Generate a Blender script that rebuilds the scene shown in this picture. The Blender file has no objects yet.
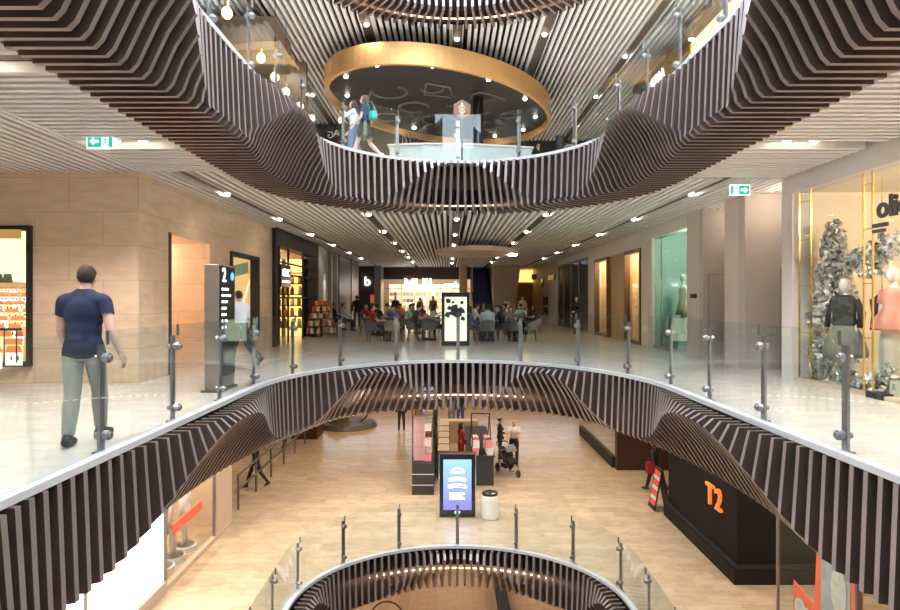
import bpy, bmesh, math, random
import numpy as np
from mathutils import Vector, Matrix
random.seed(7)
SC = bpy.context.scene
COL = SC.collection
PI = math.pi

# ------------------------------------------------------------------ helpers
def at(px, d, py=300.0):
    """a point of the place at depth d seen at pixel (px, py): x, y, z"""
    return ((px-448)*d/600-0.25, d, 1.5-(py-300)*d/600)

class MB:
    def __init__(s):
        s.v=[]; s.f=[]; s.m=[]
    def add(s, vs, fs, m=0):
        o=len(s.v); s.v+= [tuple(p) for p in vs]
        for f in fs:
            s.f.append([i+o for i in f]); s.m.append(m)
        return s
    def box(s, x0,x1,y0,y1,z0,z1,m=0):
        vs=[(x0,y0,z0),(x1,y0,z0),(x1,y1,z0),(x0,y1,z0),(x0,y0,z1),(x1,y0,z1),(x1,y1,z1),(x0,y1,z1)]
        return s.add(vs,[(0,3,2,1),(4,5,6,7),(0,1,5,4),(1,2,6,5),(2,3,7,6),(3,0,4,7)],m)
    def rbox(s,c,size,rz=0,m=0,rx=0):
        hx,hy,hz=[k/2 for k in size]
        R=Matrix.Rotation(rz,3,'Z')@Matrix.Rotation(rx,3,'X')
        vs=[Vector(c)+R@Vector((a*hx,b*hy,e*hz)) for e in(-1,1) for a,b in((-1,-1),(1,-1),(1,1),(-1,1))]
        return s.add(vs,[(0,3,2,1),(4,5,6,7),(0,1,5,4),(1,2,6,5),(2,3,7,6),(3,0,4,7)],m)
    def cyl(s,p0,p1,r0,r1=None,n=12,m=0):
        r1=r0 if r1 is None else r1
        p0=Vector(p0);p1=Vector(p1);d=(p1-p0)
        if d.length<1e-6: return s
        d.normalize()
        a=d.orthogonal().normalized(); b=d.cross(a)
        vs=[]
        for p,r in((p0,r0),(p1,r1)):
            for k in range(n):
                t=2*PI*k/n; vs.append(p+a*(r*math.cos(t))+b*(r*math.sin(t)))
        fs=[(k,(k+1)%n,n+(k+1)%n,n+k) for k in range(n)]
        fs+= [tuple(range(n-1,-1,-1)),tuple(range(n,2*n))]
        return s.add(vs,fs,m)
    def tube(s,pts,r,n=8,m=0,closed=False):
        pts=[Vector(p) for p in pts]; N=len(pts); vs=[]; up=None
        for i,p in enumerate(pts):
            q0=pts[(i-1)%N] if (closed or i>0) else p
            q1=pts[(i+1)%N] if (closed or i<N-1) else p
            d=(q1-q0).normalized()
            if up is None: up=d.orthogonal().normalized()
            up=(up-d*up.dot(d)); up=up.normalized() if up.length>1e-6 else d.orthogonal().normalized()
            b=d.cross(up); rr=r[i] if isinstance(r,(list,tuple)) else r
            for k in range(n):
                t=2*PI*k/n; vs.append(p+up*(rr*math.cos(t))+b*(rr*math.sin(t)))
        fs=[]
        for i in range(N if closed else N-1):
            j=(i+1)%N
            for k in range(n):
                fs.append((i*n+k,i*n+(k+1)%n,j*n+(k+1)%n,j*n+k))
        if not closed: fs+=[tuple(range(n-1,-1,-1)),tuple(range((N-1)*n,N*n))]
        return s.add(vs,fs,m)
    def ell(s,c,r,nu=14,nv=9,m=0,R=None):
        c=Vector(c); r=(r,r,r) if not hasattr(r,'__len__') else r
        vs=[];fs=[]
        def T(p):
            p=Vector(p); return c+(R@p if R is not None else p)
        vs.append(T((0,0,-r[2])))
        for j in range(1,nv):
            ph=-PI/2+PI*j/nv
            for k in range(nu):
                t=2*PI*k/nu
                vs.append(T((r[0]*math.cos(ph)*math.cos(t),r[1]*math.cos(ph)*math.sin(t),r[2]*math.sin(ph))))
        vs.append(T((0,0,r[2]))); L=len(vs)-1
        for k in range(nu): fs.append((0,1+(k+1)%nu,1+k))
        for j in range(nv-2):
            for k in range(nu):
                a=1+j*nu; fs.append((a+k,a+(k+1)%nu,a+nu+(k+1)%nu,a+nu+k))
        a=1+(nv-2)*nu
        for k in range(nu): fs.append((a+k,a+(k+1)%nu,L))
        return s.add(vs,fs,m)
    def lathe(s,prof,c=(0,0,0),n=20,m=0,sx=1,sy=1):
        c=Vector(c); vs=[];fs=[]
        for r,z in prof:
            for k in range(n):
                t=2*PI*k/n; vs.append(c+Vector((r*math.cos(t)*sx,r*math.sin(t)*sy,z)))
        for j in range(len(prof)-1):
            for k in range(n):
                fs.append((j*n+k,j*n+(k+1)%n,(j+1)*n+(k+1)%n,(j+1)*n+k))
        if prof[0][0]>1e-4: fs.append(tuple(range(n-1,-1,-1)))
        if prof[-1][0]>1e-4: fs.append(tuple(range((len(prof)-1)*n,len(prof)*n)))
        return s.add(vs,fs,m)
    def prism(s,poly,f0,f1,m=0):
        """poly: list of 2-tuples; f0/f1 map a 2-tuple to a 3-D point for the two ends"""
        n=len(poly)
        vs=[f0(*p) for p in poly]+[f1(*p) for p in poly]
        fs=[tuple(range(n-1,-1,-1)),tuple(range(n,2*n))]+[(k,(k+1)%n,n+(k+1)%n,n+k) for k in range(n)]
        return s.add(vs,fs,m)
    def slab(s,poly,z0,z1,m=0):
        return s.prism(poly,lambda x,y:(x,y,z0),lambda x,y:(x,y,z1),m)
    def build(s,name,mats,parent=None,smooth=False,local=False,bevel=0,fix=True):
        me=bpy.data.meshes.new(name)
        off=Vector((0,0,0))
        if parent is not None and not local:
            p=parent
            while p is not None: off+=Vector(p.location); p=p.parent
        me.from_pydata([tuple(Vector(v)-off) for v in s.v],[],s.f)
        if not isinstance(mats,(list,tuple)): mats=[mats]
        for q in mats: me.materials.append(q)
        if len(mats)>1: me.polygons.foreach_set('material_index',s.m)
        if fix:
            bm=bmesh.new(); bm.from_mesh(me); bmesh.ops.recalc_face_normals(bm,faces=bm.faces); bm.to_mesh(me); bm.free()
        if smooth: me.polygons.foreach_set('use_smooth',[True]*len(me.polygons))
        me.update()
        o=bpy.data.objects.new(name,me); COL.objects.link(o)
        if parent is not None: o.parent=parent
        if bevel:
            b=o.modifiers.new('bevel','BEVEL'); b.width=bevel; b.segments=2; b.limit_method='ANGLE'
        return o

def tag(o,label,cat,group=None,kind=None):
    o['label']=label; o['category']=cat
    if group: o['group']=group
    if kind: o['kind']=kind
    return o
def thing(name,label,cat,loc=(0,0,0),rz=0,group=None):
    o=bpy.data.objects.new(name,None); COL.objects.link(o)
    o.empty_display_size=.1
    o.location=loc; o.rotation_euler=(0,0,rz)
    return tag(o,label,cat,group)
def struct(o):
    o['kind']='structure'; return o
def dup(root,loc,rz=None,label=None):
    r=root.copy(); COL.objects.link(r); r.location=loc
    if rz is not None: r.rotation_euler=(0,0,rz)
    if label: r['label']=label
    for ch in list(root.children):
        c=ch.copy(); COL.objects.link(c); c.parent=r
        for g in list(ch.children):
            e=g.copy(); COL.objects.link(e); e.parent=c
    return r
ORD=['first','second','third','fourth','fifth','sixth','seventh','eighth','ninth','tenth','eleventh','twelfth','thirteenth','fourteenth','fifteenth','sixteenth']

# ------------------------------------------------------------------ materials
def mat(name,col,rough=.5,metal=0,emit=0,ecol=None,var=.08,vscale=6,spec=.5,bump=0,coat=0):
    m=bpy.data.materials.new(name); m.use_nodes=True; nt=m.node_tree; b=nt.nodes['Principled BSDF']
    tc=nt.nodes.new('ShaderNodeTexCoord'); nz=nt.nodes.new('ShaderNodeTexNoise'); nz.inputs['Scale'].default_value=vscale
    nz.inputs['Detail'].default_value=4
    nt.links.new(tc.outputs['Object'],nz.inputs['Vector'])
    mx=nt.nodes.new('ShaderNodeMix'); mx.data_type='RGBA'
    c=list(col)
    mx.inputs[6].default_value=[max(0,k*(1-var)) for k in c]+[1]
    mx.inputs[7].default_value=[min(1,k*(1+var)) for k in c]+[1]
    nt.links.new(nz.outputs['Fac'],mx.inputs[0]); nt.links.new(mx.outputs[2],b.inputs['Base Color'])
    b.inputs['Roughness'].default_value=rough; b.inputs['Metallic'].default_value=metal
    b.inputs['Specular IOR Level'].default_value=spec
    if coat: b.inputs['Coat Weight'].default_value=coat
    if emit:
        b.inputs['Emission Color'].default_value=list(ecol or col)+[1]; b.inputs['Emission Strength'].default_value=emit
    if bump:
        bp=nt.nodes.new('ShaderNodeBump'); bp.inputs['Strength'].default_value=bump; bp.inputs['Distance'].default_value=.02
        nt.links.new(nz.outputs['Fac'],bp.inputs['Height']); nt.links.new(bp.outputs['Normal'],b.inputs['Normal'])
    return m
def glass(name,tint=(.9,.96,.95),ior=1.45,extra=0.0,rough=.01,k=.75):
    m=bpy.data.materials.new(name); m.use_nodes=True; nt=m.node_tree; nt.nodes.clear()
    out=nt.nodes.new('ShaderNodeOutputMaterial'); mx=nt.nodes.new('ShaderNodeMixShader')
    tr=nt.nodes.new('ShaderNodeBsdfTransparent'); gl=nt.nodes.new('ShaderNodeBsdfGlossy'); fr=nt.nodes.new('ShaderNodeLayerWeight'); pw=nt.nodes.new('ShaderNodeMath'); pw.operation='POWER'; pw.inputs[1].default_value=4.5; fr.inputs['Blend'].default_value=.5; ml=nt.nodes.new('ShaderNodeMath'); ml.operation='MULTIPLY'; ml.inputs[1].default_value=k
    tr.inputs['Color'].default_value=list(tint)+[1]; gl.inputs['Roughness'].default_value=rough
    gl.inputs['Color'].default_value=(.9,.95,.95,1)
    ad=nt.nodes.new('ShaderNodeMath'); ad.operation='ADD'; ad.inputs[1].default_value=.03+extra; ad.use_clamp=True
    nt.links.new(fr.outputs['Facing'],pw.inputs[0]); nt.links.new(pw.outputs[0],ml.inputs[0]); nt.links.new(ml.outputs[0],ad.inputs[0]); nt.links.new(ad.outputs[0],mx.inputs[0])
    nt.links.new(tr.outputs[0],mx.inputs[1]); nt.links.new(gl.outputs[0],mx.inputs[2]); nt.links.new(mx.outputs[0],out.inputs[0])
    return m
def tiles(name,c1,c2,mortar,bw,bh,rough,wall=False,msize=.004,nvar=.15,scale=1.0):
    m=bpy.data.materials.new(name); m.use_nodes=True; nt=m.node_tree; b=nt.nodes['Principled BSDF']
    N=nt.nodes.new; L=nt.links.new
    tc=N('ShaderNodeTexCoord'); sp=N('ShaderNodeSeparateXYZ'); cb=N('ShaderNodeCombineXYZ')
    L(tc.outputs['Object'],sp.inputs[0])
    if wall:
        ad=N('ShaderNodeMath'); L(sp.outputs[0],ad.inputs[0]); L(sp.outputs[1],ad.inputs[1]); L(ad.outputs[0],cb.inputs[0]); L(sp.outputs[2],cb.inputs[1])
    else:
        L(sp.outputs[0],cb.inputs[0]); L(sp.outputs[1],cb.inputs[1])
    br=N('ShaderNodeTexBrick'); br.inputs['Scale'].default_value=1; br.inputs['Brick Width'].default_value=bw; br.inputs['Row Height'].default_value=bh
    br.inputs['Mortar Size'].default_value=msize; br.inputs['Mortar Smooth'].default_value=.2
    br.inputs['Color1'].default_value=list(c1)+[1]; br.inputs['Color2'].default_value=list(c2)+[1]; br.inputs['Mortar'].default_value=list(mortar)+[1]
    L(cb.outputs[0],br.inputs['Vector'])
    nz=N('ShaderNodeTexNoise'); nz.inputs['Scale'].default_value=2.2*scale; nz.inputs['Detail'].default_value=6; nz.inputs['Roughness'].default_value=.6
    mp=N('ShaderNodeMapping'); mp.inputs['Scale'].default_value=(1,1,3.5) if wall else (1,2.2,1)
    L(tc.outputs['Object'],mp.inputs[0]); L(mp.outputs[0],nz.inputs['Vector'])
    mr=N('ShaderNodeMapRange'); mr.inputs['To Min'].default_value=1-nvar; mr.inputs['To Max'].default_value=1+nvar; mr.inputs['From Min'].default_value=.25; mr.inputs['From Max'].default_value=.75
    L(nz.outputs['Fac'],mr.inputs[0])
    mx=N('ShaderNodeMix'); mx.data_type='RGBA'; mx.blend_type='MULTIPLY'; mx.inputs[0].default_value=1
    L(br.outputs['Color'],mx.inputs[6]); L(mr.outputs[0],mx.inputs[7]); L(mx.outputs[2],b.inputs['Base Color'])
    b.inputs['Roughness'].default_value=rough
    return m

M={}
M['fin']=mat('brown_anodised_slat',(.145,.102,.09),.36,.5,var=.12,vscale=3)
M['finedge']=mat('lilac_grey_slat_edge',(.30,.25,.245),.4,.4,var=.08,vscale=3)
M['slat']=mat('white_ceiling_slat',(.90,.88,.87),.5,var=.03)
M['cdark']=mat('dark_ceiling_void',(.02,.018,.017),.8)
M['slot']=mat('brown_light_slot',(.12,.09,.075),.6)
M['channel']=mat('white_edge_channel',(.55,.56,.57),.35)
M['steel']=mat('brushed_steel',(.36,.35,.37),.32,.85,var=.05)
M['steeldk']=mat('dark_steel',(.2,.19,.2),.4,.7)
M['glass']=glass('balustrade_glass',(.93,.975,.985),1.45,-.004)
M['shopglass']=glass('shop_glass',(.95,.97,.96),1.3,-.02,k=.25)
M['tealglass']=glass('turquoise_glass',(.60,.79,.77),1.4,-.02,k=.05)
M['floorm']=tiles('cream_stone_floor',(.73,.67,.59),(.68,.62,.54),(.45,.38,.3),.9,.45,.16)
M['floorl']=tiles('tan_stone_floor',(.60,.48,.34),(.50,.39,.265),(.42,.31,.2),1.2,.4,.2,nvar=.2)
M['floorb']=tiles('wood_plank_floor',(.62,.42,.23),(.52,.34,.18),(.3,.2,.1),.35,6,.35)
M['flooru']=tiles('pale_stone_floor',(.78,.75,.71),(.74,.71,.67),(.35,.3,.27),.9,.45,.2)
M['stone']=tiles('tan_travertine_wall',(.80,.60,.43),(.74,.55,.39),(.46,.32,.22),1.25,.62,.35,wall=True,msize=.004,nvar=.13)
M['grey']=mat('warm_grey_plaster',(.50,.46,.43),.6,var=.05,vscale=2)
M['pale']=mat('pale_plaster',(.72,.68,.65),.5,var=.04)
M['beige']=mat('beige_plaster',(.62,.5,.38),.5,var=.06,vscale=2)
M['white']=mat('white_paint',(.82,.81,.8),.4,var=.03)
M['black']=mat('black_gloss',(.012,.012,.014),.25)
M['matblack']=mat('matt_black',(.02,.018,.018),.6)
M['dkbrown']=mat('dark_brown_panel',(.06,.035,.025),.4,var=.2)
M['dkwood']=tiles('dark_wood_panel',(.07,.035,.025),(.05,.025,.02),(.02,.01,.01),.12,6,.4,wall=True)
M['bronze']=mat('bronze_metal',(.62,.36,.14),.5,.6,var=.1)
M['brass']=mat('brass',(.8,.55,.2),.25,.9)
M['chrome']=mat('chrome',(.75,.75,.77),.08,1,var=.02)
M['gold']=mat('warm_gold_panel',(.72,.48,.2),.45,var=.15)
M['cream']=mat('cream_interior',(.85,.76,.63),.5,var=.04)
M['lamp']=mat('lamp_white',(1,.95,.85),.5,emit=14,ecol=(1,.86,.68))
M['lampc']=mat('lamp_cool',(1,1,1),.5,emit=14,ecol=(1,.95,.88))
M['led']=mat('warm_led',(1,.8,.6),.5,emit=3.2,ecol=(1,.66,.42))
M['signw']=mat('lit_white_letters',(1,1,1),.5,emit=2.6,ecol=(1,.97,.95))
M['glow']=mat('white_lit_panel',(1,1,1),.5,emit=2.2,ecol=(1,.96,.93))
M['amber']=mat('amber_glow',(1,.7,.2),.5,emit=.8,ecol=(1,.62,.16))
M['green']=mat('exit_green',(.0,.35,.2),.5,emit=.5,ecol=(0,.42,.25))
M['exitw']=mat('exit_white',(.9,.95,.92),.5,emit=.8,ecol=(.9,1,.95))
M['orange']=mat('orange_letter',(.85,.2,.04),.4,emit=.35,ecol=(1,.22,.03))
M['red']=mat('red_fabric',(.36,.02,.03),.6)
M['pink']=mat('pink_fabric',(.85,.38,.3),.6)
M['skin']=mat('skin',(.66,.42,.32),.5,var=.05)
M['hairbr']=mat('brown_hair',(.045,.026,.018),.8,var=.3,vscale=40)
M['hairbk']=mat('black_hair',(.015,.012,.012),.45)
M['hairfair']=mat('light_brown_hair',(.10,.05,.028),.8,var=.3,vscale=40)
M['navy']=mat('navy_cotton',(.01,.02,.062),.8,var=.15,vscale=12,bump=.25)
M['khaki']=mat('sage_chino',(.36,.37,.32),.8,var=.1,vscale=12,bump=.25)
M['shoebk']=mat('black_leather',(.02,.02,.022),.4)
M['white_c']=mat('white_cloth',(.78,.8,.85),.8)
M['ltblue']=mat('pale_blue_cloth',(.5,.62,.8),.8)
M['jean']=mat('blue_denim',(.1,.2,.35),.8)
M['dark_c']=mat('charcoal_cloth',(.03,.03,.035),.8)
M['grey_c']=mat('grey_cloth',(.25,.25,.26),.8)
M['teal_c']=mat('turquoise_cloth',(.01,.32,.27),.6)
M['olive_c']=mat('olive_cloth',(.2,.2,.1),.8)
M['cream_c']=mat('cream_cloth',(.7,.62,.5),.8)
M['mint_c']=mat('mint_cloth',(.35,.6,.5),.8)
M['bluec']=mat('royal_blue_cloth',(.06,.1,.35),.8)
M['upholst']=mat('taupe_upholstery',(.26,.23,.2),.8,var=.1)
M['uphold']=mat('slate_upholstery',(.12,.13,.14),.8,var=.1)
# ------------------------------------------------------------------ the stacked voids
class Void:
    def __init__(s,hw,b,yend,y1=-3.0):
        s.hw,s.b,s.yend=hw,b,yend; s.y0=yend-b; s.y1=y1
        pts=[]; 
        for i in range(401):
            t=PI/2*(1-i/400); pts.append((hw*math.cos(t),s.y0+b*math.sin(t)))
        n=200
        for i in range(1,n+1): pts.append((hw,s.y0+(y1-s.y0)*i/n))
        s.p=np.array(pts); d=np.sqrt((np.diff(s.p,axis=0)**2).sum(1)); s.s=np.concatenate([[0],np.cumsum(d)]); s.L=s.s[-1]
    def at(s,q):
        a=abs(q); x=np.interp(a,s.s,s.p[:,0]); y=np.interp(a,s.s,s.p[:,1])
        if y<=s.y0+1e-6: nx,ny=1.0,0.0
        else:
            nx,ny=x/s.hw**2,(y-s.y0)/s.b**2; l=math.hypot(nx,ny); nx/=l; ny/=l
        if q<0: x,nx=-x,-nx
        return float(x),float(y),float(nx),float(ny)
    def pt(s,q,u,z):
        x,y,nx,ny=s.at(q); return (x-nx*u,y-ny*u,z)
    def s_of_y(s,y):   # on the right half
        return float(np.interp(-y,-s.p[:,1],s.s))
    def poly(s,o,n=60):
        """outline offset outwards by o, left rear to right rear"""
        hw,b=s.hw+o,s.b+o
        r=[(hw*math.cos(PI*(1-i/n)),s.y0+b*math.sin(PI*(1-i/n))) for i in range(n+1)]
        return [(-hw,s.y1)]+r+[(hw,s.y1)]
    def ystart(s,x,o):
        hw,b=s.hw+o,s.b+o
        if abs(x)>=hw: return None
        return s.y0+b*math.sqrt(1-(x/hw)**2)
VU=Void(3.28,3.5,15.2); VM=Void(3.58,4.6,14.8); VL=Void(3.65,3.2,15.85); VT=Void(3.3,3.5,15.15)

def sweep(V,q0,q1,step,prof,mb=None,m=0):
    mb=mb or MB(); n=max(1,int(math.ceil((q1-q0)/step))); k=len(prof); vs=[];fs=[]
    for i in range(n+1):
        q=q0+(q1-q0)*i/n
        for u,z in prof: vs.append(V.pt(q,u,z))
    for i in range(n):
        for j in range(k):
            fs.append((i*k+j,i*k+(j+1)%k,(i+1)*k+(j+1)%k,(i+1)*k+j))
    fs+=[tuple(range(k)),tuple(range(n*k+k-1,n*k-1,-1))]
    return mb.add(vs,fs,m)
def rect(u0,u1,z0,z1): return [(u0,z0),(u1,z0),(u1,z1),(u0,z1)]

def fascia(V,z,H,q,phases,smax,label,pitch=.187,t=.062):
    root=thing('balcony_fascia',label,'balcony front',(0,V.yend,z))
    ks=np.array([p[0] for p in phases]); kv=np.array([p[1] for p in phases],float)
    mb=MB(); n=int(smax/pitch)
    for i in range(-n,n+1):
        s=i*pitch; ph=np.interp(abs(s),ks,kv); w=.5-.5*math.cos(PI*ph); w=.55*w+.45*w*w*(3-2*w)
        h=-(H-.08)*(1-w)-.13*w; pb=.09+.41*w; au=.05+.32*w; qq=q+.08-.26*w
        B=(pb,h); C1=(qq,-H+.07); Mx=((B[0]+C1[0])/2-.05*w,(B[1]+C1[1])/2)
        outer=[(au,-.05),((au+pb)/2+.0,(h-.05)/2),B,Mx,C1,(qq-.07,-H),(-.5,-H),(-.97,-H)]
        inner=[(au-.25,-.05),((au+pb)/2-.25,(h-.05)/2),(pb-.25,h),(Mx[0]-.24,Mx[1]),(qq-.22,-H+.22),(qq-.27,-H+.22),(-.5,-H+.2),(-.97,-H+.2)]
        x,y,nx,ny=V.at(s); tx,ty=-ny*t/2,nx*t/2
        k=len(outer); vs=[]
        for sg in(-1,1):
            for lst in(outer,inner):
                for u,zz in lst: vs.append((x-nx*u+sg*tx,y-ny*u+sg*ty,z+zz))
        o2=2*k; fs=[]; fe=[]
        for j in range(k-1):
            fs.append((j,j+1,k+j+1,k+j)); fs.append((o2+j,o2+k+j,o2+k+j+1,o2+j+1))
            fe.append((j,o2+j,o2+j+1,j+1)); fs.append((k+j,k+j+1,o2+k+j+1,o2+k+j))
        fs.append((0,k,o2+k,o2)); fs.append((k-1,o2+k-1,o2+2*k-1,2*k-1))
        o=len(mb.v); mb.add(vs,fs,0)
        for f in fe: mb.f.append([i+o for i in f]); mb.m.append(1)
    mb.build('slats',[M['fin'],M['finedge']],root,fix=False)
    sweep(V,-smax,smax,.25,rect(-.40,-.36,z-.64,z-.05)).build('backing_board',M['cdark'],root)
    sweep(V,-smax,smax,.25,rect(-.07,.05,z-.045,z+.022)).build('edge_channel',M['channel'],root)
    sweep(V,-smax,smax,.25,rect(-.915,-.885,z-.99,z-.965)).build('strip_light',M['led'],root)
    return root
S=lambda V,y:V.s_of_y(y)
fascia(VU,5,1.22,.08,[(0,1),(2.65,2),(S(VU,11.0),3),(S(VU,7.9),4),(S(VU,5.3),5),(S(VU,2),6)],S(VU,2.5),'brown wavy slatted edge of the top balcony, above the two women looking in from below'.replace('above the two women looking in from below','under the two walking women'))
fascia(VM,0,1.22,-.08,[(0,0),(2.45,1),(S(VM,12.0),2),(S(VM,8.3),3),(S(VM,5.4),4),(S(VM,2.5),5)],S(VM,2.2),'brown wavy slatted edge of the middle balcony beside the man in navy')
fascia(VL,-5,1.22,-.08,[(0,1),(2.6,2),(5.2,3),(S(VL,9.0),4),(S(VL,5),5)],S(VL,7),'brown slatted edge of the lowest curved opening, below the blue screen')
fascia(VT,10,1.22,.05,[(0,0),(40,0)],S(VT,8),'dark slatted ring with a light strip at the very top of the atrium')

def balustrade(V,z,smax,label,pitch=1.535,ht=1.2):
    root=thing('glass_balustrade',label,'balustrade',(0,V.yend,z))
    n=int(smax/pitch)
    for i in range(-n-1,n+1):
        q0,q1=i*pitch+.012,(i+1)*pitch-.012
        sweep(V,q0,q1,.2,rect(-.03,-.012,z+.035,z+ht)).build('glass_panel',M['glass'],root)
    for i in range(-n,n+1):
        x,y,nx,ny=V.at(i*pitch); rz=math.atan2(ny,nx)
        c=(x+nx*.085,y+ny*.085)
        p=MB().rbox((c[0],c[1],z+.53),(.028,.085,1.06),rz)
        p.rbox((c[0],c[1],z+.01),(.1,.14,.02),rz)
        po=p.build('post',M['steel'],root)
        for zz in(.17,.93):
            cl=MB().cyl((x-nx*.02,y-ny*.02,z+zz),(x+nx*.14,y+ny*.14,z+zz),.032,n=14)
            cl.cyl((x-nx*.0,y-ny*.0,z+zz),(x+nx*.055,y+ny*.055,z+zz),.05,n=16)
            cl.build('clamp',M['steel'],po)
        MB().rbox((x+nx*.02,y+ny*.02,z+1.13),(.03,.012,.14),rz).build('glass_joint',M['steeldk'],root)
    return root
balustrade(VU,5,S(VU,3.2),'curved glass balustrade of the top balcony, in front of two women')
balustrade(VM,0,S(VM,4.6),'curved glass balustrade of the middle level, in front of the man in navy')
balustrade(VL,-5,S(VL,8),'curved glass balustrade around the opening on the lowest visible floor')

# floors
def uslab(name,V,o,x0,x1,y1,z0,z1,m):
    poly=V.poly(o)+[(x1,V.y1),(x1,y1),(x0,y1),(x0,V.y1)]
    return struct(MB().slab(poly,z0,z1).build(name,m))
uslab('floor',VM,.1,-16,16,75,-.05,0,M['floorm'])
uslab('floor_lower',VL,.1,-16,16,75,-5.05,-5,M['floorl'])
uslab('floor_upper',VU,.1,-16,16,60,4.95,5,M['flooru'])
uslab('floor_top',VT,.1,-16,16,60,9.95,10,M['flooru'])
struct(MB().box(-16,16,-3,75,-10.1,-10).build('floor_basement',M['floorb']))

# ceilings: white slats below a dark void
SLOTS=[-5.1,-2.42,0.0,2.42,5.1]
def slots_cut(x,hw=.15): return any(abs(x-c)<hw+.02 for c in SLOTS)
def ceiling(name,V,z,xl,xr,yend,left_strip,right_strip,m):
    mb=MB(); p=.17; w=.085; hgt=.11; o=.98
    def s_y(x,y0,y1): mb.box(x-w/2,x+w/2,y0,y1,z,z+hgt,0)
    k=int(math.floor(xl/p))
    x=k*p
    while x<xr:
        if not slots_cut(x):
            ys=V.ystart(x,o)
            if ys is None:
                ys=-1.0
                if left_strip and left_strip[0]<x<0: ys=left_strip[1]
                if right_strip and 0<x<right_strip[0]: ys=right_strip[1]
                if right_strip and x>=right_strip[0]: ys=right_strip[1]
            ye=yend(x) if callable(yend) else yend
            if ye>ys: s_y(x,ys,ye)
        x+=p
    for strip,sg in((left_strip,-1),(right_strip,1)):
        if not strip: continue
        xa,ya=strip; y=1.0
        while y<ya-.05:
            if not any(abs(y-c)<.2 for c in strip_slots):
                xi=V.hw+o
                if y>V.y0:
                    b=V.b+o; tt=1-((y-V.y0)/b)**2
                    xi=(V.hw+o)*math.sqrt(max(0,tt))
                a,bb=sorted((sg*xi,xa)); mb.box(a,bb,y-w/2,y+w/2,z,z+hgt,0)
            y+=p
        mb.box(xa-.03,xa+.03,0,ya,z-.01,z+.14,0) if sg<0 else None
        for c in strip_slots:
            a,bb=sorted((sg*(V.hw+o),xa)); mb.box(a,bb,c-.18,c+.18,z+.09,z+.12,1)
    for c in SLOTS:
        ys=V.ystart(c,o) or (left_strip[1] if (c<0 and left_strip) else right_strip[1] if right_strip else 0)
        mb.box(c-.15,c+.15,ys,(yend(c) if callable(yend) else yend)-.1,z+.07,z+.1,1)
        for e in(-.16,.16): mb.box(c+e-.012,c+e+.012,ys,(yend(c) if callable(yend) else yend)-.1,z,z+.11,0)
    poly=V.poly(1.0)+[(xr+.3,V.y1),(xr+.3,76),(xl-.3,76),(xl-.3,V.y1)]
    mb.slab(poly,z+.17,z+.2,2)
    return struct(mb.build(name,[m,M['slot'],M['cdark']],fix=False))
strip_slots=[5.8,8.85]
ceiling('ceiling',VU,3.8,-14,7.6,lambda x:46 if x<1.2 else 60,(-5.65,10.75),(6.1,11.4),M['slat'])
ceiling('ceiling_upper',VT,8.8,-11,11,lambda x:34,None,None,M['slat'])
P_MID=120; P_UP=240; P_LOW=88; SKY=4.6; EXPO=1.12
def spot(x,y,z,power,col=(1,.8,.58),ang=125,r=.06):
    l=bpy.data.lights.new('downlight_beam','SPOT'); l.energy=power; l.color=col; l.spot_size=math.radians(ang); l.spot_blend=.6; l.shadow_soft_size=r
    o=bpy.data.objects.new('downlight_beam',l); o.location=(x,y,z); COL.objects.link(o); return o
def point(x,y,z,power,col=(1,.8,.58),r=.1):
    l=bpy.data.lights.new('shop_lamp','POINT'); l.energy=power; l.color=col; l.shadow_soft_size=r
    o=bpy.data.objects.new('shop_lamp',l); o.location=(x,y,z); COL.objects.link(o); return o
WARM=(1,.80,.60); MID=(1,.92,.84)
dl=MB().lathe([(.0,-.075),(.03,-.07),(.055,-.05),(.065,-.02),(.065,.03)],n=14,m=0).lathe([(.066,-.012),(.095,-.012),(.095,.03),(.066,.03)],n=14,m=1)
# ------------------------------------------------------------------ writing
def text(name,body,size,loc,rot,m,parent=None,ext=.012,align='CENTER',shear=0,bold=0,space=1):
    c=bpy.data.curves.new(name,'FONT'); c.body=body; c.size=size; c.extrude=ext; c.align_x=align; c.align_y='CENTER'; c.offset=bold; c.shear=shear; c.space_character=space
    o=bpy.data.objects.new(name,c); COL.objects.link(o); o.rotation_euler=rot
    bpy.context.view_layer.update()
    me=bpy.data.meshes.new_from_object(o.evaluated_get(bpy.context.evaluated_depsgraph_get()))
    bpy.data.objects.remove(o); bpy.data.curves.remove(c)
    me.materials.clear(); me.materials.append(m)
    o=bpy.data.objects.new(name,me); COL.objects.link(o); o.rotation_euler=rot
    off=Vector(loc)
    p=parent
    while p is not None: off-=Vector(p.location); p=p.parent
    o.location=off; o.parent=parent
    return o
FRONT=(PI/2,0,0); LWALL=(PI/2,0,PI/2); RWALL=(PI/2,0,-PI/2)

# ------------------------------------------------------------------ middle level, left side
XW=-5.85; ZC=3.97
w=MB()
w.box(-14,-10.5,10.87,11.2,0,ZC).box(-10.5,-7.77,10.87,11.2,0,.30).box(-10.5,-7.77,10.87,11.2,2.84,ZC).box(-7.77,XW,10.87,11.2,0,ZC)
struct(w.build('wall_left_front',M['stone']))
w=MB()
w.box(XW-.3,XW,11.2,12.1,0,ZC).box(XW-.3,XW,12.1,14.1,2.82,ZC).box(XW-.3,XW,14.1,15.4,0,ZC)
w.box(XW-.3,XW,15.4,17.7,0,.46).box(XW-.3,XW,15.4,17.7,2.76,ZC).box(XW-.3,XW,17.7,19.1,0,ZC)
w.box(-9,XW-.3,14.1,14.3,0,2.9)          # far jamb of the passage
w.box(-9,XW-.3,11.9,12.1,0,2.9).box(-9.2,-9,11.9,14.3,0,2.9).box(-9,XW-.3,12.1,14.1,2.82,2.9)
struct(w.build('wall_left',M['stone']))
struct(MB().box(XW-.28,XW+.02,12.02,12.12,0,2.86).build('trim_1',M['dkbrown']))

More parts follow.
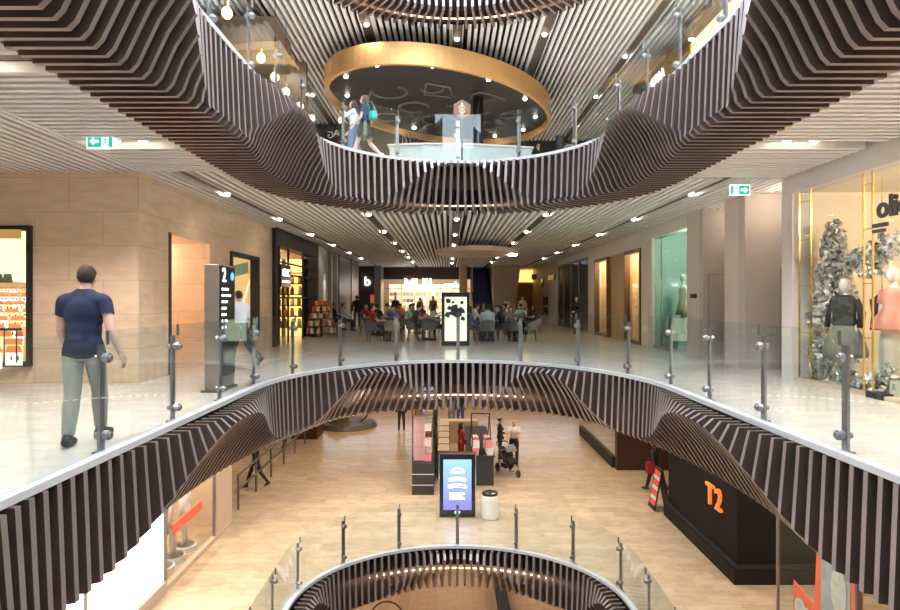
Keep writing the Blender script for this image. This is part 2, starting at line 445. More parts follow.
def town_picture(x0,x1,z0,z1,y,parent,n=60):
    mb=MB(); mb.box(x0,x1,y,y+.02,z0,z1,0); h=z1-z0; wd=x1-x0; R=random.Random(3); k=0
    def q(a,b,c,d,m):
        nonlocal k; k+=1; yy=y-.0008*k; mb.add([(a,yy,c),(b,yy,c),(b,yy,d),(a,yy,d)],[(0,1,2,3)],m)
    # hill line and houses
    mb.prism([(x0,z0),(x1,z0),(x1,z0+.60*h),(x0+.8*wd,z0+.62*h),(x0+.55*wd,z0+.655*h),(x0+.3*wd,z0+.66*h),(x0,z0+.68*h)],lambda a,b:(a,y-.0005,b),lambda a,b:(a,y,b),5)
    for r in range(9):
        zz=z0+h*(.56-.06*r); s=.10+.028*r
        xx=x0+R.uniform(-.1,.05)
        while xx<x1-.02:
            a=max(x0,xx); b=min(x1,xx+s*R.uniform(1.0,1.9)); hh=s*R.uniform(.55,1.0)
            if b-a>.03:
                q(a,b,zz-hh,zz,R.choice([1,1,1,4]))
                k+=1; yy=y-.0008*k
                mb.add([(a,yy,zz-.01),(b,yy,zz-.01),(b-.12*s,yy,zz+.33*s),(a+.12*s,yy,zz+.33*s)],[(0,1,2,3)],R.choice([2,2,2,6]))
                for j in range(2):
                    wx=a+(b-a)*(.3+.4*j); q(wx,wx+.03,zz-hh*.6,zz-hh*.3,3)
            xx=b+R.uniform(0,.06)
    for cx in(.25,.42,.83,.9):
        for j in range(5):
            xx=x0+wd*cx+R.uniform(-.06,.06); k+=1; yy=y-.0008*k; zz=z0+.6*h
            mb.add([(xx-.05,yy,zz),(xx+.05,yy,zz),(xx+.02,yy,zz+.16),(xx-.02,yy,zz+.16)],[(0,1,2,3)],3)
    q(x0,x1,z0+.24*h,z0+.26*h,7)
    xx=x0+.05
    while xx<x1: q(xx,xx+.025,z0,z0+.25*h,7); xx+=.22
    q(x0,x1,z1-.07*h,z1,8)
    ms=[mat('print_sky',(.8,.84,.55),.5,emit=.55,ecol=(.85,.88,.55)),mat('print_white_wall',(.9,.85,.72),.5,emit=.5),mat('print_roof',(.65,.22,.07),.5,emit=.4),
        mat('print_tree',(.1,.11,.05),.6,emit=.15),mat('print_sand_wall',(.85,.62,.3),.5,emit=.5),mat('print_hill',(.5,.35,.18),.5,emit=.35),mat('print_roof_red',(.5,.12,.05),.5,emit=.35),
        mat('print_rail',(.05,.05,.05),.5),mat('print_band',(.5,.3,.1),.5,emit=.25)]
    return mb.build('picture',ms,parent,fix=False)
t=thing('poster_window','large backlit picture of a hillside town with red roofs, behind the man in navy','poster',(-9.1,10.87,.3))
f=MB()
f.box(-10.5,-7.77,10.80,11.0,.30,.38).box(-10.5,-7.77,10.80,11.0,2.76,2.84).box(-10.5,-10.42,10.80,11.0,.38,2.76).box(-7.85,-7.77,10.80,11.0,.38,2.76)
f.build('frame',M['matblack'],t)
town_picture(-10.42,-7.85,.38,2.76,10.97,t)
# golden window on the side wall
t=thing('display_window','dark framed golden display window in the tan stone wall, behind the man in white shirt','display window',(XW,16.5,.46))
f=MB()
f.box(XW-.2,XW+.05,15.4,15.52,.46,2.76).box(XW-.2,XW+.05,17.5,17.7,.46,2.76).box(XW-.2,XW+.05,15.52,17.5,.46,.54).box(XW-.2,XW+.05,15.52,17.5,2.66,2.76)
f.build('frame',M['matblack'],t)
g=MB(); g.box(XW-.19,XW-.17,15.5,17.5,.5,2.7,0)
X=XW-.165
g.add([(X,15.6,2.35),(X,17.3,2.6),(X,17.35,2.28),(X,15.6,2.05)],[(0,1,2,3)],1)
g.add([(X+.004,16.5,1.05),(X+.004,17.4,2.1),(X+.004,17.45,2.0),(X+.004,16.6,.95)],[(0,1,2,3)],2)
g.add([(X,15.55,.54),(X,17.5,.54),(X,17.5,.8),(X,15.55,.7)],[(0,1,2,3)],3)
g.build('picture',[mat('display_gold',(.75,.5,.2),.5,emit=.35,var=.25,vscale=2),mat('display_green',(.25,.33,.2),.5,emit=.15),mat('display_pale',(.9,.8,.6),.5,emit=.4),mat('display_brown',(.35,.2,.08),.5,emit=.12)],t,fix=False)

# dark portal shop with golden shelves
t=thing('shop_facade','dark portal shopfront with golden lit shelves, next to the tan stone wall','shop',(XW-.6,22.2,0))
p=MB()
p.box(XW-.35,XW+.12,19.1,19.35,0,3.9).box(XW-.35,XW+.12,25.0,25.3,0,3.9).box(XW-.35,XW+.12,19.35,25.0,3.3,3.9)
p.build('portal',M['matblack'],t)
IN=mat('dim_gold_interior',(.34,.2,.07),.5,var=.2)
p=MB(); p.box(-9.0,-8.9,19.2,25.2,0,3.5,0).box(-9,XW-.35,19.1,19.2,0,3.5,0).box(-9,XW-.35,25.2,25.3,0,3.5,0).box(-9,XW-.3,19.2,25.2,3.5,3.6,0)
p.build('interior',IN,t)
p=MB()
for y in(19.95,21.1,23.2): p.box(XW-.06,XW,y,y+.07,0,3.3)
for z in(1.55,2.35,2.75): p.box(XW-.05,XW-.01,19.35,25,z,z+.06)
p.build('glazing_bars',M['matblack'],t)
MB().box(XW-.02,XW+.04,20.0,21.2,1.95,2.7).build('sign_panel',M['black'],t)
text('sign_lettering',"L'OC",.34,(XW+.055,20.6,2.42),LWALL,M['signw'],t)
p=MB()
for k in range(8): p.box(XW+.04,XW+.055,20.15+k*.115,20.24+k*.115,2.1,2.16)
p.build('sign_small_lettering',M['signw'],t)
sh=thing('shelf_unit','golden backlit shelf unit inside the dark portal shop','shelf',(-7.4,25.1,0))
p=MB(); p.box(-8.8,-6.2,25.14,25.18,0,3.2,0); p.build('back_panel',M['amber'],sh)
p=MB()
for x in(-8.8,-7.95,-7.1,-6.25): p.box(x,x+.05,24.7,25.14,0,3.2)
p.build('uprights',M['matblack'],sh)
shelf_z=[.35,.8,1.25,1.7,2.15,2.6]
for z in shelf_z: MB().box(-8.8,-6.2,24.74,25.14,z,z+.04).build('shelf',M['dkbrown'],sh)
jar=MB().lathe([(.0,0),(.08,0),(.085,.02),(.085,.22),(.05,.26),(.05,.28)],n=10).lathe([(.058,.28),(.058,.33),(0,.33)],n=10,m=1)
jmats=[[mat('amber_jar',(.5,.2,.03),.3),M['dkbrown']],[mat('cream_jar',(.8,.62,.35),.4),M['gold']],[mat('dark_jar',(.1,.05,.03),.3),M['gold']]]
protos=[]
R=random.Random(5)
names=['amber jar with brown cap','cream jar with gold cap','dark jar with gold cap']
for iz,z in enumerate(shelf_z[:5]):
    for k in range(9):
        ki=R.randrange(3); loc=(-8.62+k*.275+R.uniform(-.03,.03),24.88,z+.04)
        if len(protos)<3 and not any(p[0]==ki for p in protos):
            o=jar.build('jar',jmats[ki],None,smooth=True); protos.append((ki,o))
        else:
            src=[p[1] for p in protos if p[0]==ki]
            if not src:
                o=jar.build('jar',jmats[ki],None,smooth=True); protos.append((ki,o))
            else: o=src[0].copy(); COL.objects.link(o)
        o.location=loc; tag(o,'small '+names[ki]+' on the golden shelves of the dark portal shop','jar',names[ki]+'s on the golden shelves')
# tiered stand of tins outside
t=thing('tiered_display','round tiered display stand loaded with tins outside the dark portal shop','display stand',(-5.45,24.6,0))
for i,(r,z) in enumerate(((.62,.12),(.56,.42),(.48,.72),(.38,1.0),(.26,1.24))):
    MB().lathe([(0,z),(r,z),(r,z+.04),(0,z+.04)],(-5.45,24.6,0),n=24).build('tier',M['dkbrown'],t)
MB().cyl((-5.45,24.6,0),(-5.45,24.6,1.36),.05).build('pole',M['dkbrown'],t)
tin=MB().lathe([(0,0),(.075,0),(.075,.19),(0,.19)],n=10)
tinm=[mat('tin_gold',(.75,.5,.15),.35),mat('tin_red',(.5,.1,.05),.4),mat('tin_cream',(.8,.7,.5),.4)]
tp=[tin.build('tin',m,None) for m in tinm]; used=[False]*3
cn=['gold','red','cream']; tn=['lowest','second','third','fourth','top']
for i,(r,z) in enumerate(((.52,.16),(.46,.46),(.38,.76),(.29,1.04),(.17,1.28))):
    n=[12,11,9,7,4][i]
    for k in range(n):
        c=(k*7+i)%3
        o=tp[c]
        if used[c]: o=o.copy(); COL.objects.link(o)
        used[c]=True
        o.location=(-5.45+r*math.cos(2*PI*k/n),24.6+r*math.sin(2*PI*k/n),z)
        tag(o,'small '+cn[c]+' tin on the '+tn[i]+' tier of the round display stand','tin',cn[c]+' tins on the '+tn[i]+' tier')

# further walls on the left
w=MB()
w.box(-9.2,-5.7,25.3,26.2,0,ZC,0).box(-6.3,-5.75,26.2,27.0,0,ZC,1).box(-6.6,-6.3,27,30.4,0,ZC,3)
w.box(-6.4,-5.85,27.6,27.9,0,ZC,0).box(-6.4,-5.85,28.8,29.1,0,ZC,0).box(-6.4,-5.8,30.0,30.4,0,ZC,0)
w.box(-6.5,-5.75,30.4,34.0,0,ZC,2).box(-6.5,-5.7,34.0,36.6,0,ZC,1).box(-9.5,-6.5,36.4,36.6,0,ZC,1)
w.box(-9.6,-5.0,41.0,41.3,0,ZC,4).box(-9.7,-9.5,36.6,41,0,ZC,4).box(-5.2,-4.75,40.2,42,0,ZC,1)
w.box(-7.2,-7.0,36.6,41,0,ZC,4)
struct(w.build('wall_left_far',[M['grey'],mat('grey_metal_panel',(.33,.31,.32),.3,.3),M['dkwood'],M['matblack'],mat('brown_stone_panel',(.16,.10,.075),.5)]))
tag(text('wall_sign','b',.85,(-5.75,40.93,2.75),FRONT,M['signw']),'small white lit sign on the brown wall at the far left of the concourse','sign')
t=tag(MB().box(-5.55,-5.05,40.92,40.98,1.3,1.85).build('wall_poster',mat('poster_red',(.6,.12,.06),.5,emit=.3)),'small red poster on the far brown wall below the white lit sign','poster')
# back shop across the end
w=MB()
w.box(-6,1.4,42,42.3,2.95,ZC,0).box(-6,-4.9,42,42.3,0,2.95,1)
w.box(-6,16,49,49.3,0,ZC,1).box(1.3,1.5,42,49,0,ZC,1)
struct(w.build('wall_back',[M['dkbrown'],M['beige']]))
text_root=thing('shop_sign','white lit lettering over the bright shelves at the end of the concourse','sign',(-2.6,41.9,2.7))
text('sign_lettering','MUJI',1.0,(-2.35,41.85,2.6),FRONT,M['signw'],text_root,bold=.015)
text('sign_small_lettering','mobi',.56,(.05,41.85,2.55),FRONT,M['signw'],text_root,bold=.012)
MB().box(-4.7,1.2,41.88,41.93,2.28,2.32).build('rail',M['steeldk'],text_root)
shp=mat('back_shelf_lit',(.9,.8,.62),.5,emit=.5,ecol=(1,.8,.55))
for b in range(6):
    x=-4.75+b*.98
    t=thing('shelf_unit',ORD[b]+' bright shelf bay from the left under the white lettering','shelf',(x+.45,46,0),group='shelf bays of the end shop')
    MB().box(x,x+.92,46.2,46.25,0,2.7).build('back_panel',shp,t)
    p=MB(); p.box(x-.03,x,45.8,46.25,0,2.7).box(x+.92,x+.95,45.8,46.25,0,2.7); p.build('side_panels',M['beige'],t)
    for z in(.3,.8,1.3,1.8,2.3): MB().box(x,x+.92,45.8,46.2,z,z+.03).build('shelf',M['white'],t)
boxm=[mat('carton_white',(.85,.8,.75),.5),mat('carton_pink',(.8,.45,.4),.5),mat('carton_amber',(.8,.5,.15),.5),mat('carton_brown',(.3,.16,.08),.5)]
bx=MB().box(-.12,.12,-.12,.12,0,.26); bp=[bx.build('carton',m,None) for m in boxm]; bu=[0]*4
bn=['white','pink','amber','brown']; R=random.Random(9)
for b in range(6):
    for z in(.8,1.3,1.8):
        for k in range(3):
            c=R.randrange(4); o=bp[c]
            if bu[c]: o=o.copy(); COL.objects.link(o)
            bu[c]=1
            o.location=(-4.75+b*.98+.18+k*.28,45.95,z+.03)
            tag(o,'small '+bn[c]+' carton in the '+ORD[b]+' bright shelf bay of the end shop','carton',bn[c]+' cartons in the '+ORD[b]+' shelf bay')
for c in range(4):
    if not bu[c]: bpy.data.objects.remove(bp[c])

# column, escalator, parapet at the end
t=thing('column','round beige column at the end of the concourse beside the escalator','column',(.75,40,0))
t['kind']='structure'; t.name='column'
MB().lathe([(0,0),(.26,0),(.26,ZC),(0,ZC)],(.75,40,0),n=24).build('shaft',M['beige'],t,smooth=False)
t=thing('escalator','dark blue escalator rising at the end of the concourse','escalator',(2.1,42,0))
p=MB()
for k in range(24):
    y=40.5+k*.3; z=.15+k*.19
    p.box(1.55,2.65,y,y+.32,z-.25,z)
p.build('steps',mat('escalator_step',(.06,.09,.26),.4,.3),t)
for x,mm in((1.4,0),(2.68,0)):
    q=MB(); q.prism([(40.2,-.0),(40.2,.9),(40.6,1.05),(48,5.7),(48,4.4),(41,0)],lambda a,b:(x,a,b),lambda a,b:(x+.1,a,b)); q.build('side_panel',mat('escalator_side',(.25,.25,.28),.3,.5),t)
    q=MB(); q.tube([(x+.05,40.1,.6),(x+.05,40.2,.98),(x+.05,40.6,1.12),(x+.05,48,5.78)],.05); q.build('handrail',M['black'],t)
MB().box(1.5,2.7,47.8,48,2.2,3.9).build('rear_panel',mat('escalator_dark_blue',(.02,.03,.1),.4),t)
w=MB()
w.prism([(2.78,0),(4.15,0),(4.6,3.97),(2.78,3.97)],lambda a,b:(a,40.0,b),lambda a,b:(a,46,b))
struct(w.build('wall_escalator_parapet',M['beige']))
w=MB(); w.box(4.0,7.2,46.0,46.3,0,ZC,1); w.box(5.9,8.2,44.0,44.2,3.0,3.4,0)
struct(w.build('wall_gold',[M['beige'],mat('ochre_wall',(.42,.27,.08),.5,emit=0)]))
t=thing('opening_glow','amber glow panel for the lit opening above the ochre wall beside the escalator','light',(5.5,45.5,3.1))
MB().box(4.3,6.6,45.6,45.9,2.85,3.75).build('lit_panel',M['amber'],t)  # glowing panel stands in for the light inside an opening
MB().box(4.2,6.7,45.5,45.95,2.75,2.85).build('ledge',M['beige'],t)
# floating ceiling panel shaped like a lens
t=thing('ceiling_panel','pale lens shaped panel floating under the slatted ceiling','ceiling panel',(1.0,25.2,3.5))
n=40; pl=[]
for k in range(n+1):
    a=-1+2*k/n; pl.append((.95+1.75*a, 25.2-2.2*(1-a*a)**.8))
for k in range(n-1,0,-1):
    a=-1+2*k/n; pl.append((.95+1.75*a, 25.2+2.6*(1-a*a)**.8))
MB().slab(pl,3.42,3.6).build('panel',mat('pale_pink_panel',(.8,.66,.56),.5),t)
MB().box(2.3,2.62,25.0,25.4,3.36,3.43).build('light_fitting',M['lamp'],t)
for x in(.1,1.8): MB().cyl((x,25.2,3.6),(x,25.2,3.95),.02).build('hanger',M['steeldk'],t)

# ------------------------------------------------------------------ middle level, right side
XR=6.2
w=MB()
w.box(XR,XR+.35,11.25,11.6,0,ZC,0)                      # pale pier beside the dress shop
w.box(XR,XR+.3,2.0,11.25,3.5,ZC,0)                      # bulkhead over its window
w.box(XR,7.4,13.04,13.3,0,ZC,1)                         # passage back walls
w.box(7.2,7.4,11.6,13.1,0,ZC,1).box(XR+.35,9.8,11.5,11.6,0,ZC,0)
w.box(XR,XR+.3,13.3,13.85,0,ZC,2)
w.box(XR,8.5,15.2,15.4,0,ZC,1).box(8.3,8.5,14,15.3,0,ZC,1).box(XR,8.5,13.85,14.0,0,ZC,2)
w.box(XR,XR+.3,15.4,16.2,0,ZC,2).box(XR,XR+.3,16.2,19.0,3.45,ZC,0).box(XR,XR+.3,19,20.05,0,ZC,0)
w.box(XR,XR+.3,20.05,26.3,3.25,ZC,0).box(XR,XR+.3,26.3,27.6,0,ZC,0).box(XR,XR+.3,27.6,35.2,3.5,ZC,0)
w.box(XR,XR+.4,35.2,36.6,0,ZC,2).box(XR,XR+.3,36.6,46,0,ZC,2)
w.box(7.5,7.6,15.4,19.4,0,ZC,3).box(XR+.3,7.5,15.41,15.45,0,ZC,3).box(XR+.3,7.5,18.95,19.0,0,ZC,3)
struct(w.build('wall_right',[M['pale'],M['grey'],mat('putty_plaster',(.62,.55,.49),.55,var=.04),mat('aqua_white_wall',(.62,.72,.72),.5)]))
for y,x0,x1,n in((13.02,6.98,7.6,1),(15.18,6.35,6.85,2)):
    d=MB(); d.box(x0,x1,y,y+.03,0,2.15,0); o=struct(d.build('door_%d'%n,M['grey']))
    e=MB(); e.box(x0-.02,x0,y-.02,y+.02,0,2.17).box(x1,x1+.02,y-.02,y+.02,0,2.17).box(x0-.02,x1+.02,y-.02,y+.02,2.15,2.17); e.build('door_frame',mat('grey_trim_%d'%n,(.36,.33,.31),.5),o)
tag(MB().box(XR-.012,XR,15.55,15.95,1.55,1.66).build('wall_plaque',M['matblack']),'small dark plaque on the pale wall left of the turquoise shop window'.replace('left of','beside'),'sign')

def mannequin(label,loc,rz,dress,kind,group=None,pale=True):
    t=thing('mannequin',label,'mannequin',loc,rz,group)
    b=MB(); 
    b.lathe([(0,.80),(.13,.82),(.165,.92),(.12,1.1),(.15,1.28),(.16,1.38),(.07,1.46),(.05,1.5),(.05,1.56)],n=16,sy=.72)
    b.ell((0,.01,1.66),(.085,.105,.13))
    for s in(-1,1):
        b.tube([(s*.15,0,1.38),(s*.21,-.02,1.15),(s*.2,.03,.9),(s*.19,.06,.78)],[.05,.042,.033,.03])
        b.tube([(s*.075,0,.85),(s*.085,.01,.5),(s*.09,-.01,.1),(s*.09,.05,.03)],[.085,.06,.042,.035])
    b.build('body',M['white'],t,smooth=True,local=True)
    for nm,prof,m,sy in dress:
        MB().lathe(prof,n=26,sy=sy).build(nm,m,t,smooth=True,local=True)
    MB().lathe([(0,0),(.24,0),(.24,.02),(0,.02)],n=24).build('base_plate',M['steel'],t,local=True)
    return t
# dress shop: window, interior, tree
t=thing('shop_window','tall brass framed glass window of the dress shop with a silver tree inside','shop window',(XR+.15,8,0))
ys=[11.2,10.84,9.46,9.26,7.6,5.6,3.6]
for a,b in((11.18,10.86),(10.82,9.48),(9.24,7.62),(7.58,5.6),(5.56,3.6)):
    MB().box(XR+.1,XR+.115,b,a,.06,3.5).build('glass_panel',M['shopglass'],t)
for y in(11.2,10.84,9.46,9.26,7.6,5.58):
    MB().box(XR+.095,XR+.12,y-.011,y+.011,.04,3.5).build('mullion',M['brass'],t)
p=MB()
for a,b in((11.2,10.84),(9.46,9.26)):
    for z in(.9,1.75,2.6,3.3): p.box(XR+.09,XR+.12,b,a,z,z+.014)
p.build('cross_bars',M['brass'],t)
MB().box(XR+.05,XR+.2,2,11.25,0,.06).build('sill',M['beige'],t)
MB().box(XR+.02,XR+.2,8.95,9.3,.0,.09).build('floor_closer',M['matblack'],t)
text('glass_lettering','olicoo',.44,(XR+.07,9.12,2.88),RWALL,M['matblack'],t,align='LEFT',bold=.014)
MB().box(XR+.05,XR+.09,8.95,9.2,2.52,2.57).box(XR+.05,XR+.09,8.9,9.2,2.60,2.66).build('door_plate',M['matblack'],t)
w=MB()
w.box(9.6,9.8,2,11.42,0,3.7).box(XR+.36,9.7,11.42,11.5,0,3.7).box(XR+.3,9.7,1.8,2,0,3.7).box(XR+.3,9.8,2,11.42,3.55,3.7)
struct(w.build('wall_dress_shop',M['cream']))
t=thing('clothes_rail','thin brass clothes rail against the cream back wall of the dress shop','clothes rail',(9.2,8.7,0))
p=MB(); p.tube([(9.2,7.2,0),(9.2,7.2,2.3),(9.2,10.2,2.3),(9.2,10.2,0)],.018,6); p.tube([(9.2,8.7,0),(9.2,8.7,3.4)],.018,6); p.build('frame',M['brass'],t)
# silver foil tree
R=random.Random(11)
def foil(mb,c,r,n=2):
    for _ in range(n):
        pts=[Vector((R.uniform(-1,1),R.uniform(-1,1),R.uniform(-1,1))).normalized()*r*R.uniform(.5,1.15) for _ in range(5)]
        mb.add([Vector(c)+p for p in pts],[(0,1,2),(0,2,3),(0,3,4),(1,2,4),(2,3,4)],R.choice([0,1,2,2,2,2]))
foilm=[mat('silver_foil',(.9,.9,.92),.25,.7,var=.1),mat('grey_foil',(.5,.52,.55),.25,.8),mat('white_foil',(.92,.9,.88),.35,.15)]
t=thing('foil_tree','silver crumpled foil tree inside the dress shop window','tree',(7.6,10.3,0))
mb=MB()
for _ in range(800):
    z=R.uniform(.35,2.9); f=(2.98-z)/2.6
    rr=(.08+.31*min(1,f*1.6))*math.sqrt(R.random()); a=R.uniform(0,2*PI)
    foil(mb,(6.78+rr*math.cos(a),10.93+rr*math.sin(a),z),.085)
mb.build('foliage',foilm,t,fix=False)
mb=MB()
for _ in range(230):
    a=R.random(); p=Vector((6.85,10.6,2.05)).lerp(Vector((6.8,9.45,2.3)),a); foil(mb,p+Vector((R.uniform(-.12,.12),R.uniform(-.12,.12),R.uniform(-.2,.2)+.1*math.sin(a*9))),.085)
mb.build('branch',foilm,t,fix=False)
MB().tube([(6.8,10.95,.0),(6.82,10.95,1.2),(6.8,10.95,2.7)],[.07,.05,.02]).build('trunk',M['chrome'],t)
foilg=[mat('pale_green_foil',(.75,.83,.72),.2,.9),mat('sea_foil',(.55,.7,.66),.2,.9),foilm[0]]
t=thing('foil_drift','low drift of pale green crumpled foil at the foot of the silver tree','foil decoration',(6.6,10.2,0))
mb=MB()
for _ in range(260):
    y=R.uniform(9.3,11.1); foil(mb,(6.5+R.uniform(-.12,.25),y,.06+.55*R.random()*(.6+.4*math.sin(y*3))),.085)
mb.build('foil',foilg,t,fix=False)
t=thing('hoop','thin gold hoop leaning among the foil at the foot of the silver tree','hoop',(6.4,10.6,.1))
MB().tube([(6.37+.02*math.sin(2*PI*k/40),10.62+.4*math.cos(2*PI*k/40),.52+.42*math.sin(2*PI*k/40)) for k in range(40)],.012,6,closed=True).build('ring',M['brass'],t)
tulle=mat('grey_tulle',(.22,.23,.21),.8,var=.3,vscale=25)
jk=MB()
mq=mannequin('white mannequin in a black jacket and grey tulle skirt in front of the silver tree',(6.63,10.4,.1),PI/2+.5,
  [('jacket',[(.17,.95),(.23,1.0),(.2,1.12),(.2,1.3),(.2,1.4),(.09,1.49)],M['dark_c'],.8),('skirt',[(.34,.42),(.36,.5),(.3,.7),(.2,.92),(.15,1.0)],tulle,.85)],'a')
for s in(-1,1): MB().tube([(s*.17,0,1.4),(s*.26,-.02,1.18),(s*.27,.04,.93)],[.07,.065,.055]).build('sleeve',M['matblack'],mq,local=True,smooth=True)
MB().box(6.4,6.88,10.15,10.65,0,.1).build('plinth',M['cream'],None); o=bpy.data.objects['plinth']; tag(o,'low cream plinth under the mannequin in the black jacket','plinth')
mq=mannequin('white mannequin in a pink peplum dress and cream skirt on a plinth',(6.88,9.6,.25),PI/2+.3,
  [('skirt',[(.2,.02),(.21,.05),(.2,.5),(.17,.9)],M['cream_c'],.8),('dress',[(.30,.78),(.33,.8),(.29,.95),(.15,1.12),(.18,1.28),(.18,1.38),(.11,1.45)],M['pink'],.8)],'b')
for s in(-1,1): MB().tube([(s*.16,0,1.4),(s*.22,-.02,1.2)],[.068,.06]).build('sleeve',M['pink'],mq,local=True,smooth=True)
o=MB().box(6.6,7.16,9.3,9.9,0,.25).build('plinth',mat('plinth_green_grey',(.5,.55,.48),.5),None); tag(o,'low green grey plinth under the mannequin in the pink dress','plinth')
t=thing('handbag','black jacket hanging between the two mannequins in the dress shop','jacket',(7.0,10.02,1.0))
MB().lathe([(.0,1.0),(.2,1.0),(.17,1.25),(.2,1.5),(.06,1.6),(0,1.6)],(7.0,10.02,0),n=18,sy=.5).build('body',M['matblack'],t,smooth=True); t.name='hanging_jacket'
MB().tube([(7.0,10.02,1.6),(7.0,10.02,3.55)],.008,6).build('hanging_wire',M['brass'],t)

# turquoise shop window
t=thing('shop_window','turquoise tinted glass shopfront with a peach dress behind it','shop window',(XR+.15,17.6,0))
MB().box(XR+.1,XR+.13,16.2,19,0,3.45).build('glass_panel',M['tealglass'],t)
MB().box(XR+.05,XR+.2,16.2,19,0,.08).build('sill',M['steel'],t)
mq=mannequin('mannequin in a peach dress behind the turquoise glass',(6.8,17.95,0.5),PI/2,[('dress',[(.3,.55),(.24,.8),(.16,1.08),(.18,1.3),(.08,1.46)],mat('peach_fabric',(.85,.55,.42),.7),.75)],'c')
o=MB().box(6.55,7.05,17.7,18.2,0,.5).build('plinth',M['white']); tag(o,'white plinth under the peach dress behind turquoise glass','plinth')
# gold windows
for i,(a,b,lb) in enumerate(((20.05,21.9,'nearer'),(24.2,26.3,'farther'))):
    t=thing('shop_window','brown framed golden shop window, the '+lb+' of two past the turquoise glass','shop window',(XR+.1,(a+b)/2,0))
    p=MB(); p.box(XR-.04,XR+.16,a,a+.12,0,3.25).box(XR-.04,XR+.16,b-.12,b,0,3.25).box(XR-.04,XR+.16,a+.12,b-.12,3.13,3.25).box(XR-.04,XR+.16,a+.12,b-.12,0,.1)
    p.build('frame',mat('bronze_frame_%s'%lb,(.16,.09,.04),.4,.4),t)
    MB().box(XR+.05,XR+.07,a+.12,b-.12,.1,3.13).build('glass_panel',M['shopglass'],t)
    struct(MB().box(7.6,7.7,a-.2,b+.2,0,3.3).box(XR+.3,7.6,a-.2,a-.1,0,3.3).box(XR+.3,7.6,b+.1,b+.2,0,3.3).build('wall_gold_display',M['gold']))
    for z in(.6,1.1,1.6,2.1):
        s=thing('glass_shelf',ORD[int(z*2-1)]+' lit shelf from below in the '+lb+' golden window','shelf',(7.3,(a+b)/2,z)) 
        MB().box(7.1,7.6,a+.2,b-.2,z,z+.03).build('board',M['cream'],s)
mq=mannequin('small mannequin in a blue and white outfit inside the nearer golden window',(6.7,20.75,.1),PI/2,[('outfit',[(.24,.6),(.2,.9),(.16,1.1),(.19,1.35),(.08,1.46)],mat('print_fabric',(.35,.38,.5),.7,var=.6,vscale=30),.75)],'d')
o=MB().box(6.45,6.95,20.5,21.0,0,.1).build('plinth',M['cream']); tag(o,'low plinth under the mannequin in the nearer golden window','plinth')
struct(MB().box(XR,XR+.3,21.95,22.2,0,3.25).box(XR+.1,XR+.3,22.2,24.1,0,3.25).build('wall_gold_reveal',mat('ochre_reveal',(.5,.34,.15),.45)))
# dark glass shop
t=thing('shop_facade','dark glass shopfront with grey frame past the golden windows','shop',(XR+.2,31.4,0))
p=MB()
for y in(27.6,29.6,31.6,33.6,35.1): p.box(XR,XR+.12,y,y+.1,0,3.5)
p.box(XR,XR+.12,27.6,35.2,3.38,3.5); p.build('frame',M['steeldk'],t)
MB().box(XR+.05,XR+.07,27.7,35.1,.02,3.38).build('glass_panel',glass('smoked_glass',(.4,.42,.43)),t)
MB().box(9,9.1,27.6,35.2,0,3.6).box(XR+.2,9,35.1,35.2,0,3.6).build('interior',mat('dark_interior',(.10,.09,.085),.6),t)
for k,(y,c) in enumerate(((28.5,'matblack'),(30.5,'olive_c'),(32.5,'grey_c'))):
    m2=mannequin(ORD[k]+' mannequin from the near end of the dark glass shopfront',(7.1,y,0),PI/2,[('coat',[(.24,.5),(.2,.9),(.17,1.1),(.2,1.35),(.08,1.46)],M[c],.75)],'e',group='mannequins in the dark glass shop')
# signs and boxes on the beige far wall
for k,(y,z,h,w_) in enumerate(((37.2,2.9,.3,2.2),(40.8,2.7,.5,.7),(39.5,1.45,.55,1.6),(39.5,.75,.5,1.6))):
    tag(MB().box(XR-.07,XR,y-w_/2,y+w_/2,z-h/2,z+h/2).build('wall_sign',M['black']),['long black sign high','small square black sign high','upper black screen','lower black screen'][k]+' on the beige wall beyond the dark glass shop','sign')

# ------------------------------------------------------------------ exit signs
def exit_sign(label,x,y,z,arrow_left):
    t=thing('exit_sign',label,'exit sign',(x,y,z))
    MB().box(x-.19,x+.19,y,y+.03,z-.1,z+.1).build('body',M['exitw'],t)
    sg=1 if arrow_left else -1
    for e0,e1 in((-.175,.02),(.125,.175)):
        lo,hi=sorted((x+sg*e0,x+sg*e1)); MB().box(lo,hi,y-.006,y,z-.08,z+.08).build('green_panel',M['green'],t)
    s=-1 if arrow_left else 1; ax=x+s*.08
    a=MB(); a.prism([(ax+s*.065,z),(ax+s*.005,z+.055),(ax+s*.005,z+.02),(ax-s*.065,z+.02),(ax-s*.065,z-.02),(ax+s*.005,z-.02),(ax+s*.005,z-.055)],lambda p,q:(p,y-.012,q),lambda p,q:(p,y-.006,q))
    a.build('arrow',M['exitw'],t)
    rx=x-s*.072; r=MB()
    r.ell((rx+s*.01,y-.005,z+.055),(.014,.004,.014),8,5)
    for A,B in(((rx,z+.035),(rx-s*.008,z-.01)),((rx,z+.03),(rx+s*.035,z+.01)),((rx,z+.03),(rx-s*.032,z+.018)),((rx-s*.008,z-.01),(rx+s*.025,z-.03)),((rx+s*.025,z-.03),(rx+s*.02,z-.065)),((rx-s*.008,z-.01),(rx-s*.02,z-.04)),((rx-s*.02,z-.04),(rx-s*.045,z-.045))):
        r.tube([(A[0],y-.004,A[1]),(B[0],y-.004,B[1])],.008,6)
    r.build('running_figure',M['green'],t)
    MB().box(x-.19,x+.19,y+.005,y+.022,z+.1,z+.2).build('mounting_plate',M['white'],t)
    return t
exit_sign('green exit sign with left arrow and running figure over the left walkway',*at(100,8.5,141.5),True)
exit_sign('green exit sign with right arrow and running figure by the grey passage',*at(740,11.3,190),False)

